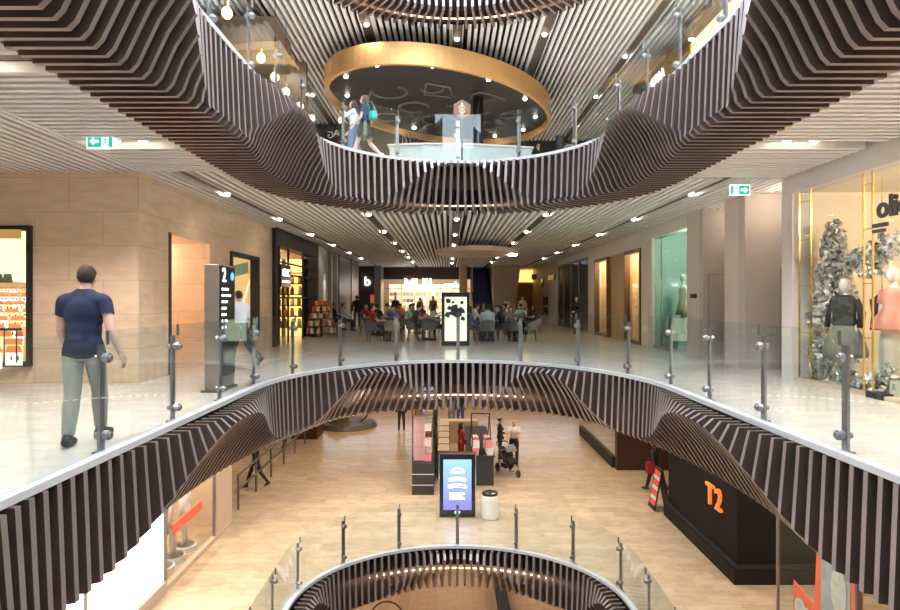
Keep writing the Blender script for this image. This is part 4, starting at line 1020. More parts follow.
# ------------------------------------------------------------------ people
def _rx(a): return Matrix.Rotation(a,3,'X')
CACHE={}
def body_shape(key,H=1.75,fem=False,lean=0,thigh=(0,0),knee=(0,0),splay=(3,3),arms=((5,8,10,0),(5,8,10,0)),head=(0,0),voxel=.014,twist=0,foot_turn=8):
    if key in CACHE: return CACHE[key]
    r=math.radians; k=H/1.8; P=[]
    def cap(zone,a,b,r0,r1): P.append(('c',zone,Vector(a),Vector(b),r0*k,r1*k))
    def ell(zone,c,rr,R=None): P.append(('e',zone,Vector(c),[q*k for q in rr],R or Matrix.Identity(3)))
    L=Matrix.Rotation(-r(lean),3,'X'); TW=Matrix.Rotation(r(twist),3,'Z')
    up=lambda x,y,z: TW@(L@(Vector((x,y,z))*k))
    sw=.172 if fem else .195; hw=.095
    ell('hips',up(0,-.01,.04),(.165 if fem else .16,.12,.13),L)
    ell('hips',up(0,-.045,-.01),(.14,.09,.10),L)
    ell('waist',up(0,0,.18),(.125 if fem else .148,.098 if fem else .112,.15),L)
    ell('chest',up(0,.005,.36),(.155 if fem else .178,.115 if fem else .122,.19),L)
    if fem:
        for s in(-1,1): ell('chest',up(s*.07,.085,.36),(.065,.06,.065),L)
    cap('shoulder',up(-sw*.8,-.01,.475),up(sw*.8,-.01,.475),.062,.062)
    cap('shoulder',up(-.09,-.015,.50),up(0,-.005,.56),.05,.055); cap('shoulder',up(.09,-.015,.50),up(0,-.005,.56),.05,.055)
    cap('neck',up(0,-.005,.50),up(0,.015,.62),.056 if not fem else .047,.054 if not fem else .045)
    hc=up(0,.035,.715); HR=TW@L@Matrix.Rotation(r(head[0]),3,'Z')@Matrix.Rotation(r(head[1]),3,'X')
    hp=lambda x,y,z: hc+HR@(Vector((x,y,z))*k)
    ell('head',hp(0,-.008,.025),(.077,.098,.092),HR); ell('head',hp(0,.018,-.045),(.062,.074,.072),HR); ell('head',hp(0,.055,-.085),(.034,.034,.03),HR)
    cap('head',hp(0,.088,.01),hp(0,.108,-.025),.010,.016)
    ell('head',hp(0,.082,-.062),(.026,.016,.012),HR)
    for s in(-1,1): ell('head',hp(s*.078,-.005,-.015),(.012,.024,.034),HR)
    J={'head':hc,'HR':HR,'k':k}
    for i,s in enumerate((-1,1)):
        hip=up(s*hw,0,-.02); th,kn,sp=r(thigh[i]),r(knee[i]),r(splay[i])
        d1=Vector((s*math.sin(sp)*math.cos(th),math.sin(th),-math.cos(th)*math.cos(sp))).normalized()
        a2=th-kn; d2=Vector((s*math.sin(sp)*.4*math.cos(a2),math.sin(a2),-math.cos(a2))).normalized()
        kn_=hip+d1*.44*k; an=kn_+d2*.42*k
        cap('thigh',hip,kn_,.088,.058); cap('shin',kn_,kn_.lerp(an,.35),.056,.058); cap('shin',kn_.lerp(an,.35),an,.058,.038)
        pit=min(0,a2+r(10)) if a2<-r(12) else 0
        fd=Matrix.Rotation(-s*r(foot_turn),3,'Z')@Vector((0,math.cos(pit),math.sin(pit)))
        dn=Vector((0,math.sin(pit)*1.0,-math.cos(pit)))
        heel=an+dn*.045*k-fd*.035*k; toe=an+dn*.058*k+fd*.165*k
        cap('foot',an,heel,.042,.042); cap('foot',heel,an+dn*.048*k+fd*.09*k,.042,.043); cap('foot',an+dn*.048*k+fd*.09*k,toe,.043,.030)
        sh=up(s*sw,-.01,.47); f,asp,el,inn=[r(q) for q in arms[i]]
        u=TW@Vector((s*math.sin(asp)*abs(math.cos(f*.5)),math.sin(f),-math.cos(f)*math.cos(asp))).normalized()
        f2=f+el; v=TW@Vector((-s*math.sin(inn)+s*math.sin(asp)*.6*max(0,math.cos(el)),math.sin(f2)*math.cos(inn),-math.cos(f2)*math.cos(inn))).normalized()
        e=sh+u*.30*k; wr=e+v*.255*k
        cap('uarm',sh,e,.056 if not fem else .047,.043 if not fem else .036); cap('farm',e,e.lerp(wr,.35),.042 if not fem else .036,.042 if not fem else .035); cap('farm',e.lerp(wr,.35),wr,.042 if not fem else .035,.027)
        side=(TW@Vector((s,0,0))); nrm=v.cross(side); 
        nrm=nrm.normalized() if nrm.length>.1 else Vector((0,0,1)); acr=v.cross(nrm).normalized()      # palm across direction
        fw=nrm if nrm.y>=0 else -nrm
        pc=wr+v*.05*k; Rm=Matrix((side.normalized(),fw,v)).transposed()
        ell('hand',pc,(.02,.042,.055),Rm)
        for j in range(4):
            o=fw*(.030-.02*j)*k; ln=(.068,.078,.072,.056)[j]
            b0=wr+v*.085*k+o; b1=b0+v*ln*.55*k-side*s*.006*k*s; b2=b1+(v*.75-side*s*.55).normalized()*ln*.5*k
            cap('hand',b0,b1,.0095,.009); cap('hand',b1,b2,.009,.0075)
        t0=wr+v*.03*k+fw*.03*k; t1=t0+(v*.6+fw*.75).normalized()*.045*k; t2=t1+(v*.95+fw*.2).normalized()*.032*k
        cap('hand',t0,t1,.013,.011); cap('hand',t1,t2,.011,.009)
        J['hand%d'%i]=pc
    lo=min(min(p[2].z-p[4] if p[0]=='c' else 9 for p in P if p[1]=='foot'),min(p[3].z-p[5] for p in P if p[1]=='foot' and p[0]=='c'))
    mb=MB()
    for p in P:
        if p[0]=='c':
            _,_,a,b,r0,r1=p; mb.cyl(a,b,r0,r1,n=14); mb.ell(a,r0,12,8); mb.ell(b,r1,12,8)
        else: mb.ell(p[2],p[3],18,12,R=p[4])
    o=mb.build('tmp',[],None)
    m=o.modifiers.new('r','REMESH'); m.mode='VOXEL'; m.voxel_size=voxel
    sm=o.modifiers.new('s','SMOOTH'); sm.factor=.5; sm.iterations=3
    bpy.context.view_layer.update()
    me=bpy.data.meshes.new_from_object(o.evaluated_get(bpy.context.evaluated_depsgraph_get()))
    bpy.data.objects.remove(o)
    n=len(me.vertices); V=np.empty(n*3,np.float32); me.vertices.foreach_get('co',V); V=V.reshape(-1,3); NV=np.empty(n*3,np.float32); me.vertices.foreach_get('normal',NV); NV=NV.reshape(-1,3)
    F=[tuple(f.vertices) for f in me.polygons]
    C=np.array([V[list(f)].mean(0) for f in F])
    best=np.full(len(C),1e9); Z=np.array(['']*len(C),dtype=object); T=np.zeros(len(C))
    shin=0
    for p in P:
        if p[0]=='c':
            a=np.array(p[2]);b=np.array(p[3]); ab=b-a; t=np.clip(((C-a)@ab)/max(1e-9,ab@ab),0,1); d=np.linalg.norm(C-(a+t[:,None]*ab),axis=1)-(p[4]+(p[5]-p[4])*t)
            if p[1] in('shin','farm'):
                shin+=1; t=t*.35 if shin%2==1 else .35+.65*t
        else:
            q=(C-np.array(p[2]))@np.array(p[4]); d=(np.linalg.norm(q/np.array(p[3]),axis=1)-1)*min(p[3]); t=np.zeros(len(C))
        w=d<best; best[w]=d[w]; T[w]=t[w]; Z[w]=p[1]
    V[:,2]-=lo; J['head']=hc-Vector((0,0,lo)); J['hand0'].z-=lo; J['hand1'].z-=lo
    C[:,2]-=lo
    bpy.data.meshes.remove(me)
    CACHE[key]=(V,NV,F,C,Z,T,J,voxel); return CACHE[key]
def submesh(name,V,NV,F,sel,off,m,parent,noise=0):
    idx={};vs=[];fs=[]
    for i in np.nonzero(sel)[0]:
        f=[]
        for v in F[i]:
            if v not in idx:
                idx[v]=len(vs); q=V[v]+NV[v]*off
                if noise: q=q+NV[v]*noise*math.sin(q[2]*38+q[0]*17+1.3*math.sin(q[0]*40+q[1]*23))
                vs.append(tuple(q))
            f.append(idx[v])
        fs.append(f)
    if not fs: return None
    me=bpy.data.meshes.new(name); me.from_pydata(vs,[],fs); me.materials.append(m); me.polygons.foreach_set('use_smooth',[True]*len(fs)); me.update()
    o=bpy.data.objects.new(name,me); COL.objects.link(o); o.parent=parent
    return o
ONE=(0,1)
TEE={'waist':ONE,'chest':ONE,'shoulder':ONE,'uarm':(0,.55)}
LONG={'waist':ONE,'chest':ONE,'shoulder':ONE,'uarm':ONE,'farm':(0,.93)}
VEST={'waist':ONE,'chest':ONE,'shoulder':ONE,'uarm':(0,.1)}
TROU={'hips':ONE,'thigh':ONE,'shin':(0,.96)}
SHORTS={'hips':ONE,'thigh':(0,.7)}
SHOE={'foot':ONE}
def person(label,shape,loc,rz,clothes,hair='short',hairm=None,group=None,skin=None,cat='person'):
    V,NV,F,C,Z,T,J,vox=shape; k=J['k']
    t=thing('person',label,cat,loc,rz,group)
    submesh('body',V,NV,F,np.ones(len(F),bool),0,skin or M['skin'],t)
    for nm,m,zones,off in clothes:
        sel=np.zeros(len(F),bool)
        for z,(a,b) in zones.items():
            if z!='_z': sel|=(Z==z)&(T>=a)&(T<=b)
        if '_z' in zones: sel&=(C[:,2]>zones['_z'][0])|np.isin(Z.astype(str),['uarm','farm'])
        # clothes on one body overlap a little at the waist
        if nm=='shoe':
            for sd in(C[:,0]<0,C[:,0]>=0): submesh(nm,V,NV,F,sel&sd,off,m,t)
            continue
        o=submesh(nm,V,NV,F,sel,off+(.006 if vox<.013 and nm!='shoe' else 0),m,t)
        if o and vox<.013 and nm!='shoe':
            q=o.modifiers.new('s','SMOOTH'); q.factor=.5; q.iterations=110 if nm in('t_shirt','shirt') else 12
    HR=np.array(J['HR']); hc=np.array(J['head']); q=(C-hc)@HR/k
    hm=hairm or M['hairbr']
    if hair:
        sel=(Z=='head')&(((q[:,2]>.055)&(q[:,1]<.085))|((q[:,1]<.0)&(q[:,2]>-.015)&(np.abs(q[:,0])<.2))|((q[:,1]<-.035)&(q[:,2]>-.07))|(q[:,2]>.085))
        sel&=~((np.abs(q[:,0])>.072)&(q[:,2]<.02)&(q[:,1]>-.03))
        submesh('hair',V,NV,F,sel,.012*k,hm,t)
    if hair=='long':
        hp=lambda x,y,z: Vector(hc)+J['HR']@(Vector((x,y,z))*k)
        mb=MB(); mb.ell(hp(0,-.075,-.03),(.1*k,.075*k,.15*k),R=J['HR']); mb.ell(hp(0,-.10,-.2),(.095*k,.06*k,.19*k),R=J['HR'])
        for s in(-1,1): mb.ell(hp(s*.075,-.02,-.08),(.022*k,.05*k,.13*k),R=J['HR'])
        mb.build('long_hair',hm,t,smooth=True,local=True)
    if hair=='bun':
        MB().ell(Vector(hc)+J['HR']@(Vector((0,-.12,.06))*k),.045*k).build('hair_bun',hm,t,smooth=True,local=True)
    if vox<.016:
        for s in(-1,1):
            MB().ell(Vector(hc)+J['HR']@(Vector((s*.031,.080,.008))*k),(.013*k,.008*k,.007*k),10,6).build('eye',M['black'],t,smooth=True,local=True)
        MB().ell(Vector(hc)+J['HR']@(Vector((0,.096,-.064))*k),(.022*k,.006*k,.006*k),10,6).build('mouth',mat_lips,t,smooth=True,local=True)
    return t
mat_lips=mat('lips',(.5,.2,.17),.5)
# the man in navy walking away along the middle balcony
sh=body_shape('man',H=1.87,lean=2,thigh=(-8,20),knee=(6,14),splay=(-2,-2),arms=((8,10,22,6),(-12,16,14,-12)),head=(14,2),voxel=.0095,foot_turn=8)
mn=person('man in navy t-shirt and sage trousers walking away along the middle balcony',sh,(-4.06,6.28,0),math.radians(6),
  [('trousers',M['khaki'],TROU,.014),('t_shirt',M['navy'],{**TEE,'hips':ONE,'thigh':ONE,'_z':(.90,9)},.022),('shoe',M['shoebk'],SHOE,.007)])
MB().lathe([(.034,-.012),(.036,0),(.034,.012)],(0,0,0),n=16).build('wristwatch',M['black'],mn,local=True).location=tuple(Vector(sh[6]['hand0'])+Vector((-.0,-.02,.075)))
# man in white shirt behind the directory
sh=body_shape('man_phone',H=1.72,lean=4,thigh=(14,-16),knee=(4,38),arms=((30,22,112,35),(10,18,60,20)),head=(-10,8),voxel=.0125)
m2=person('man in white shirt and dark trousers walking past the golden display window',sh,at(241,13.1)[:2]+(0,),math.radians(62),
  [('trousers',M['dark_c'],TROU,.014),('shirt',mat('white_shirt',(.72,.78,.88),.8),{**LONG,'hips':ONE,'_z':(.86,9)},.02),('shoe',mat('brown_leather',(.12,.05,.03),.4),SHOE,.007)],hairm=M['hairbk'])
# two women on the top balcony
sh=body_shape('woman_walk',H=1.68,fem=True,thigh=(24,-14),knee=(6,30),arms=((10,10,35,5),(-12,12,20,0)),head=(8,4),voxel=.012)
wa=person('long-haired woman in dark top and black skirt with turquoise bag on the top balcony',sh,(-2.33,15.05,5),math.radians(78),
  [('top',mat('ink_blue_cloth',(.02,.05,.1),.8),TEE,.014),('shoe',M['white_c'],SHOE,.007)],hair='long',hairm=M['hairfair'])
kk=sh[6]['k']
MB().lathe([(.235,.58*kk),(.23,.62*kk),(.2,.8*kk),(.165,.98*kk),(.15,1.06*kk)],n=24,sy=.85).build('skirt',M['black'],wa,smooth=True,local=True)
bag=thing('shoulder_bag','turquoise shoulder bag carried by the long haired woman on the top balcony','bag',(-2.12,14.95,5.98))
MB().lathe([(0,0),(.10,.0),(.115,.06),(.1,.22),(0,.24)],(-2.12,14.95,5.98),n=18,sy=.7).build('body',M['teal_c'],bag,smooth=True)
MB().tube([(-2.2,14.95,6.24),(-2.26,14.95,6.42),(-2.16,14.95,6.45),(-2.05,14.95,6.24)],.012,6).build('strap',M['teal_c'],bag)
sh=body_shape('woman_hand',H=1.6,fem=True,thigh=(8,-10),knee=(3,16),arms=((55,15,118,25),(5,10,40,10)),head=(10,0),voxel=.012)
person('girl in white top and blue jeans, hand to face, on the top balcony',sh,(-2.66,15.35,5),math.radians(84),
  [('jeans',M['jean'],TROU,.013),('top',M['white_c'],LONG,.014),('shoe',M['white_c'],SHOE,.007)],hair='long',hairm=M['hairbr'])
# standing figures of the middle level
S1=body_shape('stand',H=1.74,thigh=(2,-3),knee=(2,2),arms=((6,9,14,4),(2,9,14,4)),voxel=.018)
S1F=body_shape('standf',H=1.66,fem=True,thigh=(3,-3),knee=(2,2),arms=((12,9,60,20),(4,9,20,4)),voxel=.018)
WK=body_shape('walk',H=1.72,thigh=(20,-16),knee=(6,26),arms=((-14,9,14,0),(16,9,18,0)),voxel=.018)
def standing(label,shape,loc,deg,top,bottom,hair='short',hm=None,dress=None,skin=None):
    t=person(label,shape,loc,math.radians(deg),[('trousers',M[bottom],TROU,.014),('top',M[top],LONG if not dress else TEE,.016),('shoe',M['shoebk'],SHOE,.008)],hair,hm,skin=skin); return t
standing('person in black standing near the red poster on the brown wall',S1,at(357,33.0)[:2]+(0,),20,'dark_c','dark_c',hm=M['hairbk'])
t=standing('woman in a dark dress standing in front of the dark glass shopfront',S1F,at(577,26.5)[:2]+(0,),120,'dark_c','dark_c','long',M['hairbk'])
standing('person in pale shirt standing by the ochre wall beyond the cafe chairs',S1,at(522.5,33)[:2]+(0,),200,'cream_c','dark_c',hm=M['hairbk'])
standing('staff member in black standing in front of the bright shelves',S1,at(395.5,37.5)[:2]+(0,),170,'dark_c','dark_c',hm=M['hairbk'])
standing('shopper in brown top standing before the end shop shelves',S1F,at(420,39.0)[:2]+(0,),10,'olive_c','dark_c','bun')
standing('shopper in dark jacket standing beside the screen under the white lettering',S1,at(433,36.0)[:2]+(0,),150,'grey_c','dark_c')
standing('shopper in white top at the foot of the escalator',S1F,at(507,38)[:2]+(0,),190,'white_c','jean','long')
# lower floor
standing('person in black standing on the amber floor by the framed display run',S1,at(401.5,30)[:2]+(-5,),10,'dark_c','dark_c',hm=M['hairbk'])
standing('person in grey top and jeans standing behind the kiosk, one of a pair',S1F,at(451.5,30.6)[:2]+(-5,),5,'grey_c','grey_c','long',M['hairbk'])
standing('person in long dark coat standing behind the kiosk, one of a pair',S1,at(460.5,30.6)[:2]+(-5,),0,'dark_c','bluec',hm=M['hairbk'])
standing('saleswoman in a dark red dress inside the kiosk',S1F,at(461,23.6)[:2]+(-5,),-60,'red','red','long',M['hairbk'])
standing('woman in black top and dark trousers talking beside the stroller',S1F,at(500,24.6)[:2]+(-5,),-80,'matblack','dark_c','bun',M['hairbk'])
PU=body_shape('push',H=1.78,thigh=(6,-8),knee=(4,12),arms=((38,6,32,6),(38,6,32,6)),voxel=.016)
t=person('bald man in white t-shirt pushing the black stroller',PU,at(514,23.7)[:2]+(-5,),math.radians(168),[('trousers',M['dark_c'],TROU,.014),('t_shirt',M['white_c'],TEE,.016),('shoe',M['shoebk'],SHOE,.008)],None)
WK2=body_shape('walk2',H=1.7,fem=True,thigh=(22,-20),knee=(4,20),arms=((-14,9,14,0),(16,9,18,0)),voxel=.016)
person('person in black leggings walking past the steel railing on the lower floor',WK2,at(255.5,20.9)[:2]+(-5,),math.radians(80),[('leggings',M['matblack'],TROU,.01),('top',M['matblack'],LONG,.016),('shoe',M['shoebk'],SHOE,.008)],'long',M['hairbk'])
standing('person in navy walking beyond the steel railing on the lower floor',WK,at(284.5,26.3)[:2]+(-5,),-10,'navy','dark_c')
t=standing('shopper in black carrying a red bag by the black corner shop',WK,at(655,20.5)[:2]+(-5,),40,'matblack','matblack','long',M['hairbk'])
bg=thing('shopping_bag','red shopping bag carried by the shopper in black','bag',at(648,20.3,467)); c=bg.location
MB().box(c[0]-.05,c[0]+.2,c[1]-.1,c[1]+.1,c[2]-.2,c[2]+.17).build('body',M['red'],bg); 
MB().tube([(c[0]-.0,c[1],c[2]+.17),(c[0]+.02,c[1],c[2]+.3),(c[0]+.13,c[1],c[2]+.3),(c[0]+.15,c[1],c[2]+.17)],.008,6).build('handle',M['red'],bg)
# stroller
sx,sy,_=at(509.5,22.5); st=thing('stroller','black three wheeled stroller in front of the man in white','stroller',(sx,sy,-5)); 
def stp(mb,name,m,sm=False): return mb.build(name,m,st,smooth=sm,local=True)
stp(MB().tube([(-.24,.55,1.02),(-.24,.2,.72),(-.2,-.35,.22),(-.05,-.62,.2),(.05,-.62,.2),(.2,-.35,.22),(.24,.2,.72),(.24,.55,1.02)],.016,8).tube([(-.24,.2,.72),(-.26,.42,.2)],.014,8).tube([(.24,.2,.72),(.26,.42,.2)],.014,8).tube([(-.26,.42,.16),(.26,.42,.16)],.014,8),'frame',M['steeldk'])
stp(MB().tube([(-.24,.55,1.02),(-.2,.62,1.06),(.2,.62,1.06),(.24,.55,1.02)],.02,8),'handlebar',M['black'])
stp(MB().prism([(.3,.75),(.15,.42),(-.25,.38),(-.32,.5),(-.2,.55),(.08,.58),(.2,.85)],lambda a,b:(-.19,a,b),lambda a,b:(.19,a,b)),'seat',M['dark_c'])
can=MB(); 
for s in range(6):
    a0,a1=PI*.12*s+.35,PI*.12*(s+1)+.35
    can.prism([(.12+.36*math.cos(a0),.68+.36*math.sin(a0)),(.12+.36*math.cos(a1),.68+.36*math.sin(a1)),(.12+.33*math.cos(a1),.68+.33*math.sin(a1)),(.12+.33*math.cos(a0),.68+.33*math.sin(a0))],lambda a,b:(-.22,a,b),lambda a,b:(.22,a,b))
stp(can,'canopy',M['grey_c'])
stp(MB().box(-.18,.18,.0,.34,.2,.34),'basket',M['dark_c'])
for wx,wy,wr in((-.28,.42,.16),(.28,.42,.16),(0,-.62,.14)):
    wh=stp(MB().tube([(wx,wy+wr*.9*math.cos(2*PI*j/20),wr+wr*.86*math.sin(2*PI*j/20)) for j in range(20)],wr*.14,6,closed=True),'wheel',M['black'])
    MB().cyl((wx-.02,wy,wr),(wx+.02,wy,wr),wr*.7,n=18).build('rim',M['steeldk'],wh,local=True)
st.rotation_euler=(0,0,math.radians(25))
# ------------------------------------------------------------------ cafe on the middle level
def make_chair(m,label,loc,rz):
    t=thing('cafe_chair',label,'chair',loc,rz,None)
    MB().lathe([(0,.40),(.22,.40),(.25,.43),(.25,.48),(.2,.50),(0,.50)],n=20,sy=.95).build('seat',m,t,smooth=False,local=True)
    b=MB(); n=14; vs=[];fs=[]
    for k in range(n+1):
        a=PI*(-.08+1.16*k/n)+PI; hh=.78-.17*abs(2*k/n-1)**2
        for r0,z in((.25,.42),(.29,hh),(.255,hh+.01),(.215,.44)): vs.append((r0*math.cos(a)*1.0,r0*math.sin(a)*1.0,z))
    for k in range(n):
        for j in range(4): fs.append((k*4+j,k*4+(j+1)%4,(k+1)*4+(j+1)%4,(k+1)*4+j))
    fs+=[(0,1,2,3),(n*4+3,n*4+2,n*4+1,n*4)]
    b.add(vs,fs).build('backrest',m,t,local=True,smooth=False)
    for sx in(-1,1):
        for sy in(-1,1): MB().cyl((sx*.16,sy*.15,.41),(sx*.21,sy*.2,0),.018,.012,n=8).build('leg',M['dkbrown'],t,local=True)
    return t
PC=[make_chair(M['upholst'],'x',(0,0,0),0),make_chair(M['uphold'],'y',(0,0,0),0)]
pcu=[0,0]
def chair(kind,label,x,y,deg):
    o=PC[kind]
    if pcu[kind]: o=dup(o,(x,y,0),math.radians(deg))
    else: o.location=(x,y,0); o.rotation_euler=(0,0,math.radians(deg))
    pcu[kind]=1; o['label']=label; o['group']='cafe tub chairs'; return o
def table(label,x,y,first=[None]):
    if first[0] is None:
        t=thing('cafe_table',label,'table',(x,y,0),0,'round cafe tables'); first[0]=t
        MB().lathe([(0,.70),(.36,.70),(.38,.715),(.36,.73),(0,.73)],n=26).build('tabletop',M['dkbrown'],t,local=True)
        MB().lathe([(.03,.03),(.03,.70)],n=12).build('pedestal',M['matblack'],t,local=True)
        MB().lathe([(0,0),(.25,0),(.25,.02),(.03,.04)],n=24).build('base',M['matblack'],t,local=True)
    else: dup(first[0],(x,y,0),0,label)
SIT=body_shape('sit',H=1.72,lean=-6,thigh=(84,84),knee=(84,84),splay=(7,7),arms=((30,8,62,18),(30,8,62,18)),voxel=.02)
SITL=body_shape('sitl',H=1.72,lean=16,thigh=(82,84),knee=(86,84),splay=(7,7),arms=((46,10,58,22),(40,10,70,22)),head=(10,-8),voxel=.02)
SITF=body_shape('sitf',H=1.63,fem=True,lean=4,thigh=(84,84),knee=(80,84),splay=(4,4),arms=((36,8,70,24),(30,8,60,18)),head=(-14,0),voxel=.02)
TAB=[('nearest left',-2.35,21.9),('second left',-.95,22.6),('left middle',-3.2,25.4),('deep left',-1.5,26.6),('far left',-2.7,30.5),('far centre',-.5,30.8),('nearest right',1.15,22.0),('second right',2.15,22.0),('right middle',1.4,25.6),('deep right',3.0,26.4),('far right',2.2,30.5)]
CLO=[('red','red'),('white','white_c'),('mint','mint_c'),('cream','cream_c'),('charcoal','dark_c'),('royal blue','bluec'),('grey','grey_c'),('pale blue','ltblue'),('olive','olive_c'),('navy','navy'),('black','matblack'),('pink','pink')]
BOT=['dark_c','jean','grey_c','dark_c','navy']
HM=[M['hairbk'],M['hairbr'],M['hairfair']]
R=random.Random(17)
SEATS={'nearest left':[(200,1,0),(280,0,None),(80,0,5)],'second left':[(180,1,4),(0,1,2),(270,1,None)],'left middle':[(150,0,0),(20,0,6),(270,1,10)],'deep left':[(180,0,7),(10,1,1),(90,0,4)],
 'far left':[(170,0,3),(0,0,8),(90,1,11)],'far centre':[(180,1,10),(15,0,3)],'nearest right':[(185,1,5),(0,1,9),(270,1,7)],'second right':[(268,1,None),(350,0,None),(95,1,6)],'right middle':[(180,0,1),(0,1,4),(90,1,8)],
 'deep right':[(180,1,3),(5,0,10),(90,0,2)],'far right':[(170,1,6),(10,0,0)]}
side={range(0,1):''}
for nm,x,y in TAB:
    nmw=nm+' cafe table'
    table('round dark cafe table, the '+nm+' one around the splatter screen',x,y)
    for j,(ang,kind,pi) in enumerate(SEATS[nm]):
        a=math.radians(ang); dist=.62
        cx,cy=x+dist*math.cos(a),y+dist*math.sin(a); rz=ang+90          # chair faces the table
        pos='right' if math.cos(a)>.6 else 'left' if math.cos(a)<-.6 else 'near' if math.sin(a)<0 else 'far'
        chair(kind,('taupe','slate')[kind]+' tub chair on the '+pos+' side of the '+nmw,cx,cy,rz)
        if pi is not None:
            cn,cm=CLO[pi]; shp=(SIT,SITL,SITF)[(j+pi)%3]; female=shp is SITF
            ry=math.radians(rz); px,py=cx-.02*math.sin(-ry),cy-.02*math.cos(ry)
            p=person(('woman' if female else 'man')+' in '+cn+' top seated on the '+pos+' side of the '+nmw,shp,(cx,cy,.0),ry,
              [('trousers',M[BOT[(pi+j)%5]],TROU,.012),('top',M[cm],LONG if pi%2 else TEE,.015),('shoe',M['shoebk'],SHOE,.008)],'long' if female else 'short',HM[(pi+j)%3])
            hipz=0
# bench seats by the left wall with two waiting people
for k,(px,d,cl,lb) in enumerate(((334,29.5,'dark_c','person in charcoal seated by the grey panels at the left of the concourse'.replace(' at the left of the concourse',' beyond the tin display')),(344,29.0,'white_c','person in white shirt seated by the dark wood panel'))):
    x,y,_=at(px,d); chair(1,('slate tub chair under the person in charcoal beside the grey panels','slate tub chair under the person in white by the dark wood panel')[k],x,y,-60)
    person(lb,SIT,(x,y,0),math.radians(-60),[('trousers',M['dark_c'],TROU,.012),('top',M[cl],LONG,.015),('shoe',M['shoebk'],SHOE,.008)],'short',M['hairbk'])
# the near end of the atrium, behind the viewer
struct(MB().box(-16,16,-3.4,-3.1,-10,10,0).build('wall_near',M['grey']))
struct(MB().box(-16.2,-16,-3.4,75,-10,10,0).build('wall_outer_left',M['grey'])); struct(MB().box(16,16.2,-3.4,75,-10,10,0).build('wall_outer_right',M['grey']))
# ------------------------------------------------------------------ lamps, sky, camera
DLME=None
def downlights(prefix,x,ys,z,power,col,group,beam=True):
    global DLME
    for i,y in enumerate(ys):
        lab=prefix%ORD[i]
        if DLME is None:
            o=dl.build('downlight',[M['lamp'],M['steeldk']],None,fix=False); DLME=o.data
        else:
            o=bpy.data.objects.new('downlight',DLME); COL.objects.link(o)
        o.location=(x,y,z); tag(o,lab,'ceiling light',group)
        if beam: spot(x,y,z-.05,power,col)
SN={-5.1:'far left',-2.42:'inner left',0.0:'central',2.42:'inner right',5.1:'far right'}
for c in SLOTS:
    y0={0.0:17.4,2.42:16.4,-2.42:16.4}.get(c,13.2)
    ys=[y0+4.1*i for i in range(6)]
    downlights('%s round downlight from the near end of the '+SN[c]+' slot in the middle ceiling',c,ys,3.86,P_MID*.26,WARM,'downlights in the middle ceiling')
for sg,nm in((-1,'left'),(1,'right')):
    for j,(c,dn) in enumerate(((5.8,'nearer'),(8.85,'farther'))):
        downlights('%s spotlight outwards in the '+dn+' cross slot of the '+nm+' walkway ceiling',sg*4.75,[c],3.88,P_MID*3.1,MID,'spotlights over the side walkways')
        downlights('outer %s spotlight in the '.replace('%s','%s')+dn+' cross slot of the '+nm+' walkway ceiling',sg*5.15,[c],3.88,P_MID*3.1,MID,'spotlights over the side walkways')
for c in SLOTS:
    y0={0.0:16.9,2.42:16.6,-2.42:16.0,5.1:14.5,-5.1:14.3}[c]
    downlights('%s downlight from the front of the '+SN[c]+' slot in the top ceiling',c,[y0+3.6*i for i in range(4)],8.87,P_UP,MID,'downlights in the top ceiling')
for sg,nm in((-1,'left'),(1,'right')):  # unseen lamps added so floor bounce lifts the top ceiling
    downlights('%s added unseen downlight from the near end of the '+nm+' side of the top ceiling',sg*5.1,[3.0,6.5,10.0],8.87,P_UP*1.6,MID,'added unseen downlights over the top side walkways')
downlights('%s added unseen downlight in the ceiling before the tan stone wall',-7.6,[5.0,8.6],3.78,P_MID*2.5,MID,'added unseen downlights before the tan stone wall')  # lamps added out of view to brighten the left walkway
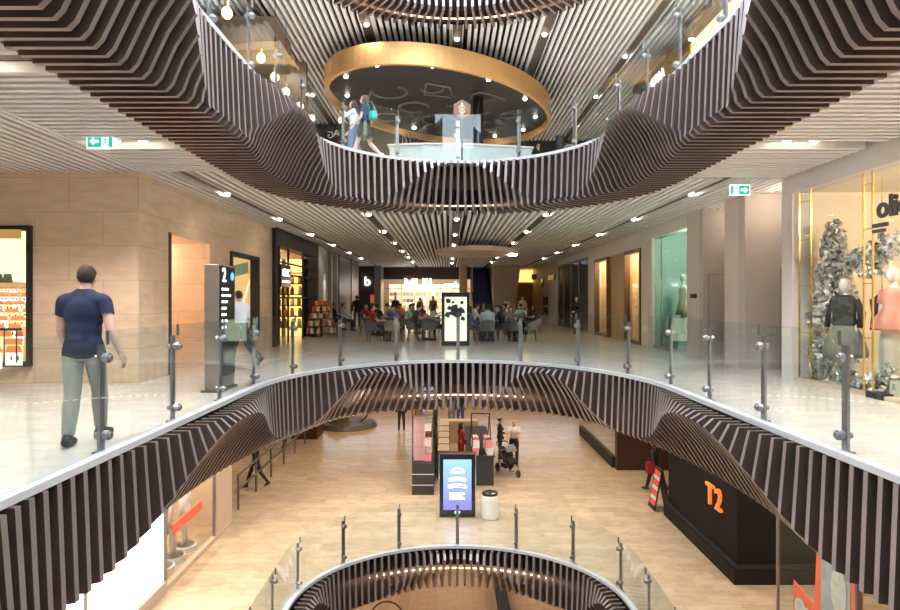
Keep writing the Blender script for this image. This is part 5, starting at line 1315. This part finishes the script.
# lamps fitted under the middle floor, above the lower concourse
for x in(-5.0,-2.5,0,2.5,5.0):
    for y in(19,23,27,31,36): spot(x,y,-1.3,P_LOW*(1 if y<22 else .72),MID if y<22 else WARM if y<28 else (1,.66,.38))
for x in(-5.0,5.2):
    for y in(5,8.5,12,15.5): spot(x,y,-1.3,P_LOW*1.1,MID)
for x in(-2.5,0,2.5): spot(x,17,-1.3,P_LOW*1.2,MID)
for x in(-4,0,4):
    for y in(18,23,28): spot(x,y,-6.3,P_LOW,WARM)
w=bpy.data.worlds.new('sky'); SC.world=w; w.use_nodes=True
bg=w.node_tree.nodes['Background']; bg.inputs[0].default_value=(.80,.88,1,1); bg.inputs[1].default_value=SKY
cam=bpy.data.cameras.new('camera'); cam.sensor_width=36; cam.lens=36*600/900
cam.shift_x=(450-448)/900; cam.shift_y=-(305-300)/900; cam.clip_end=300; cam.clip_start=.05
co=bpy.data.objects.new('camera',cam); COL.objects.link(co); co.location=(-.25,0,1.5); co.rotation_euler=(PI/2,0,0)
SC.camera=co
SC.view_settings.view_transform='Standard'; SC.view_settings.look='None'; SC.view_settings.gamma=1; SC.view_settings.use_curve_mapping=False
SC.view_settings.exposure=EXPO
SC.cycles.max_bounces=8; SC.cycles.transparent_max_bounces=32; SC.cycles.caustics_reflective=False; SC.cycles.caustics_refractive=False
SC.cycles.sample_clamp_indirect=4; SC.cycles.sample_clamp_direct=0; SC.cycles.use_denoising=True
# lamps inside the shops
for x,y,z,p in((-7.2,22,3.2,45),(-7.4,24.2,3.2,25),(-1.8,44,3.6,200),(8.3,8.2,3.4,85),(8.0,5.5,3.3,50),(6.9,16.6,3.2,70),(7.0,20.9,3.05,60),(7.0,25.2,3.05,60),(7.8,30,3.2,40),(6.3,44,3.3,120),(-7.5,13,2.6,40),(-8.2,39,3.5,40)):
    point(x,y,z,p)
for x,y,z,p in((6.75,12.3,3.6,10),(7.2,14.6,3.6,9),(-7.3,15,-1.6,170),(8.5,11,-1.6,120),(7.6,20.5,-1.5,60),(7.4,26,-1.6,60),(-9.5,23,-1.6,60)):
    point(x,y,z,p)
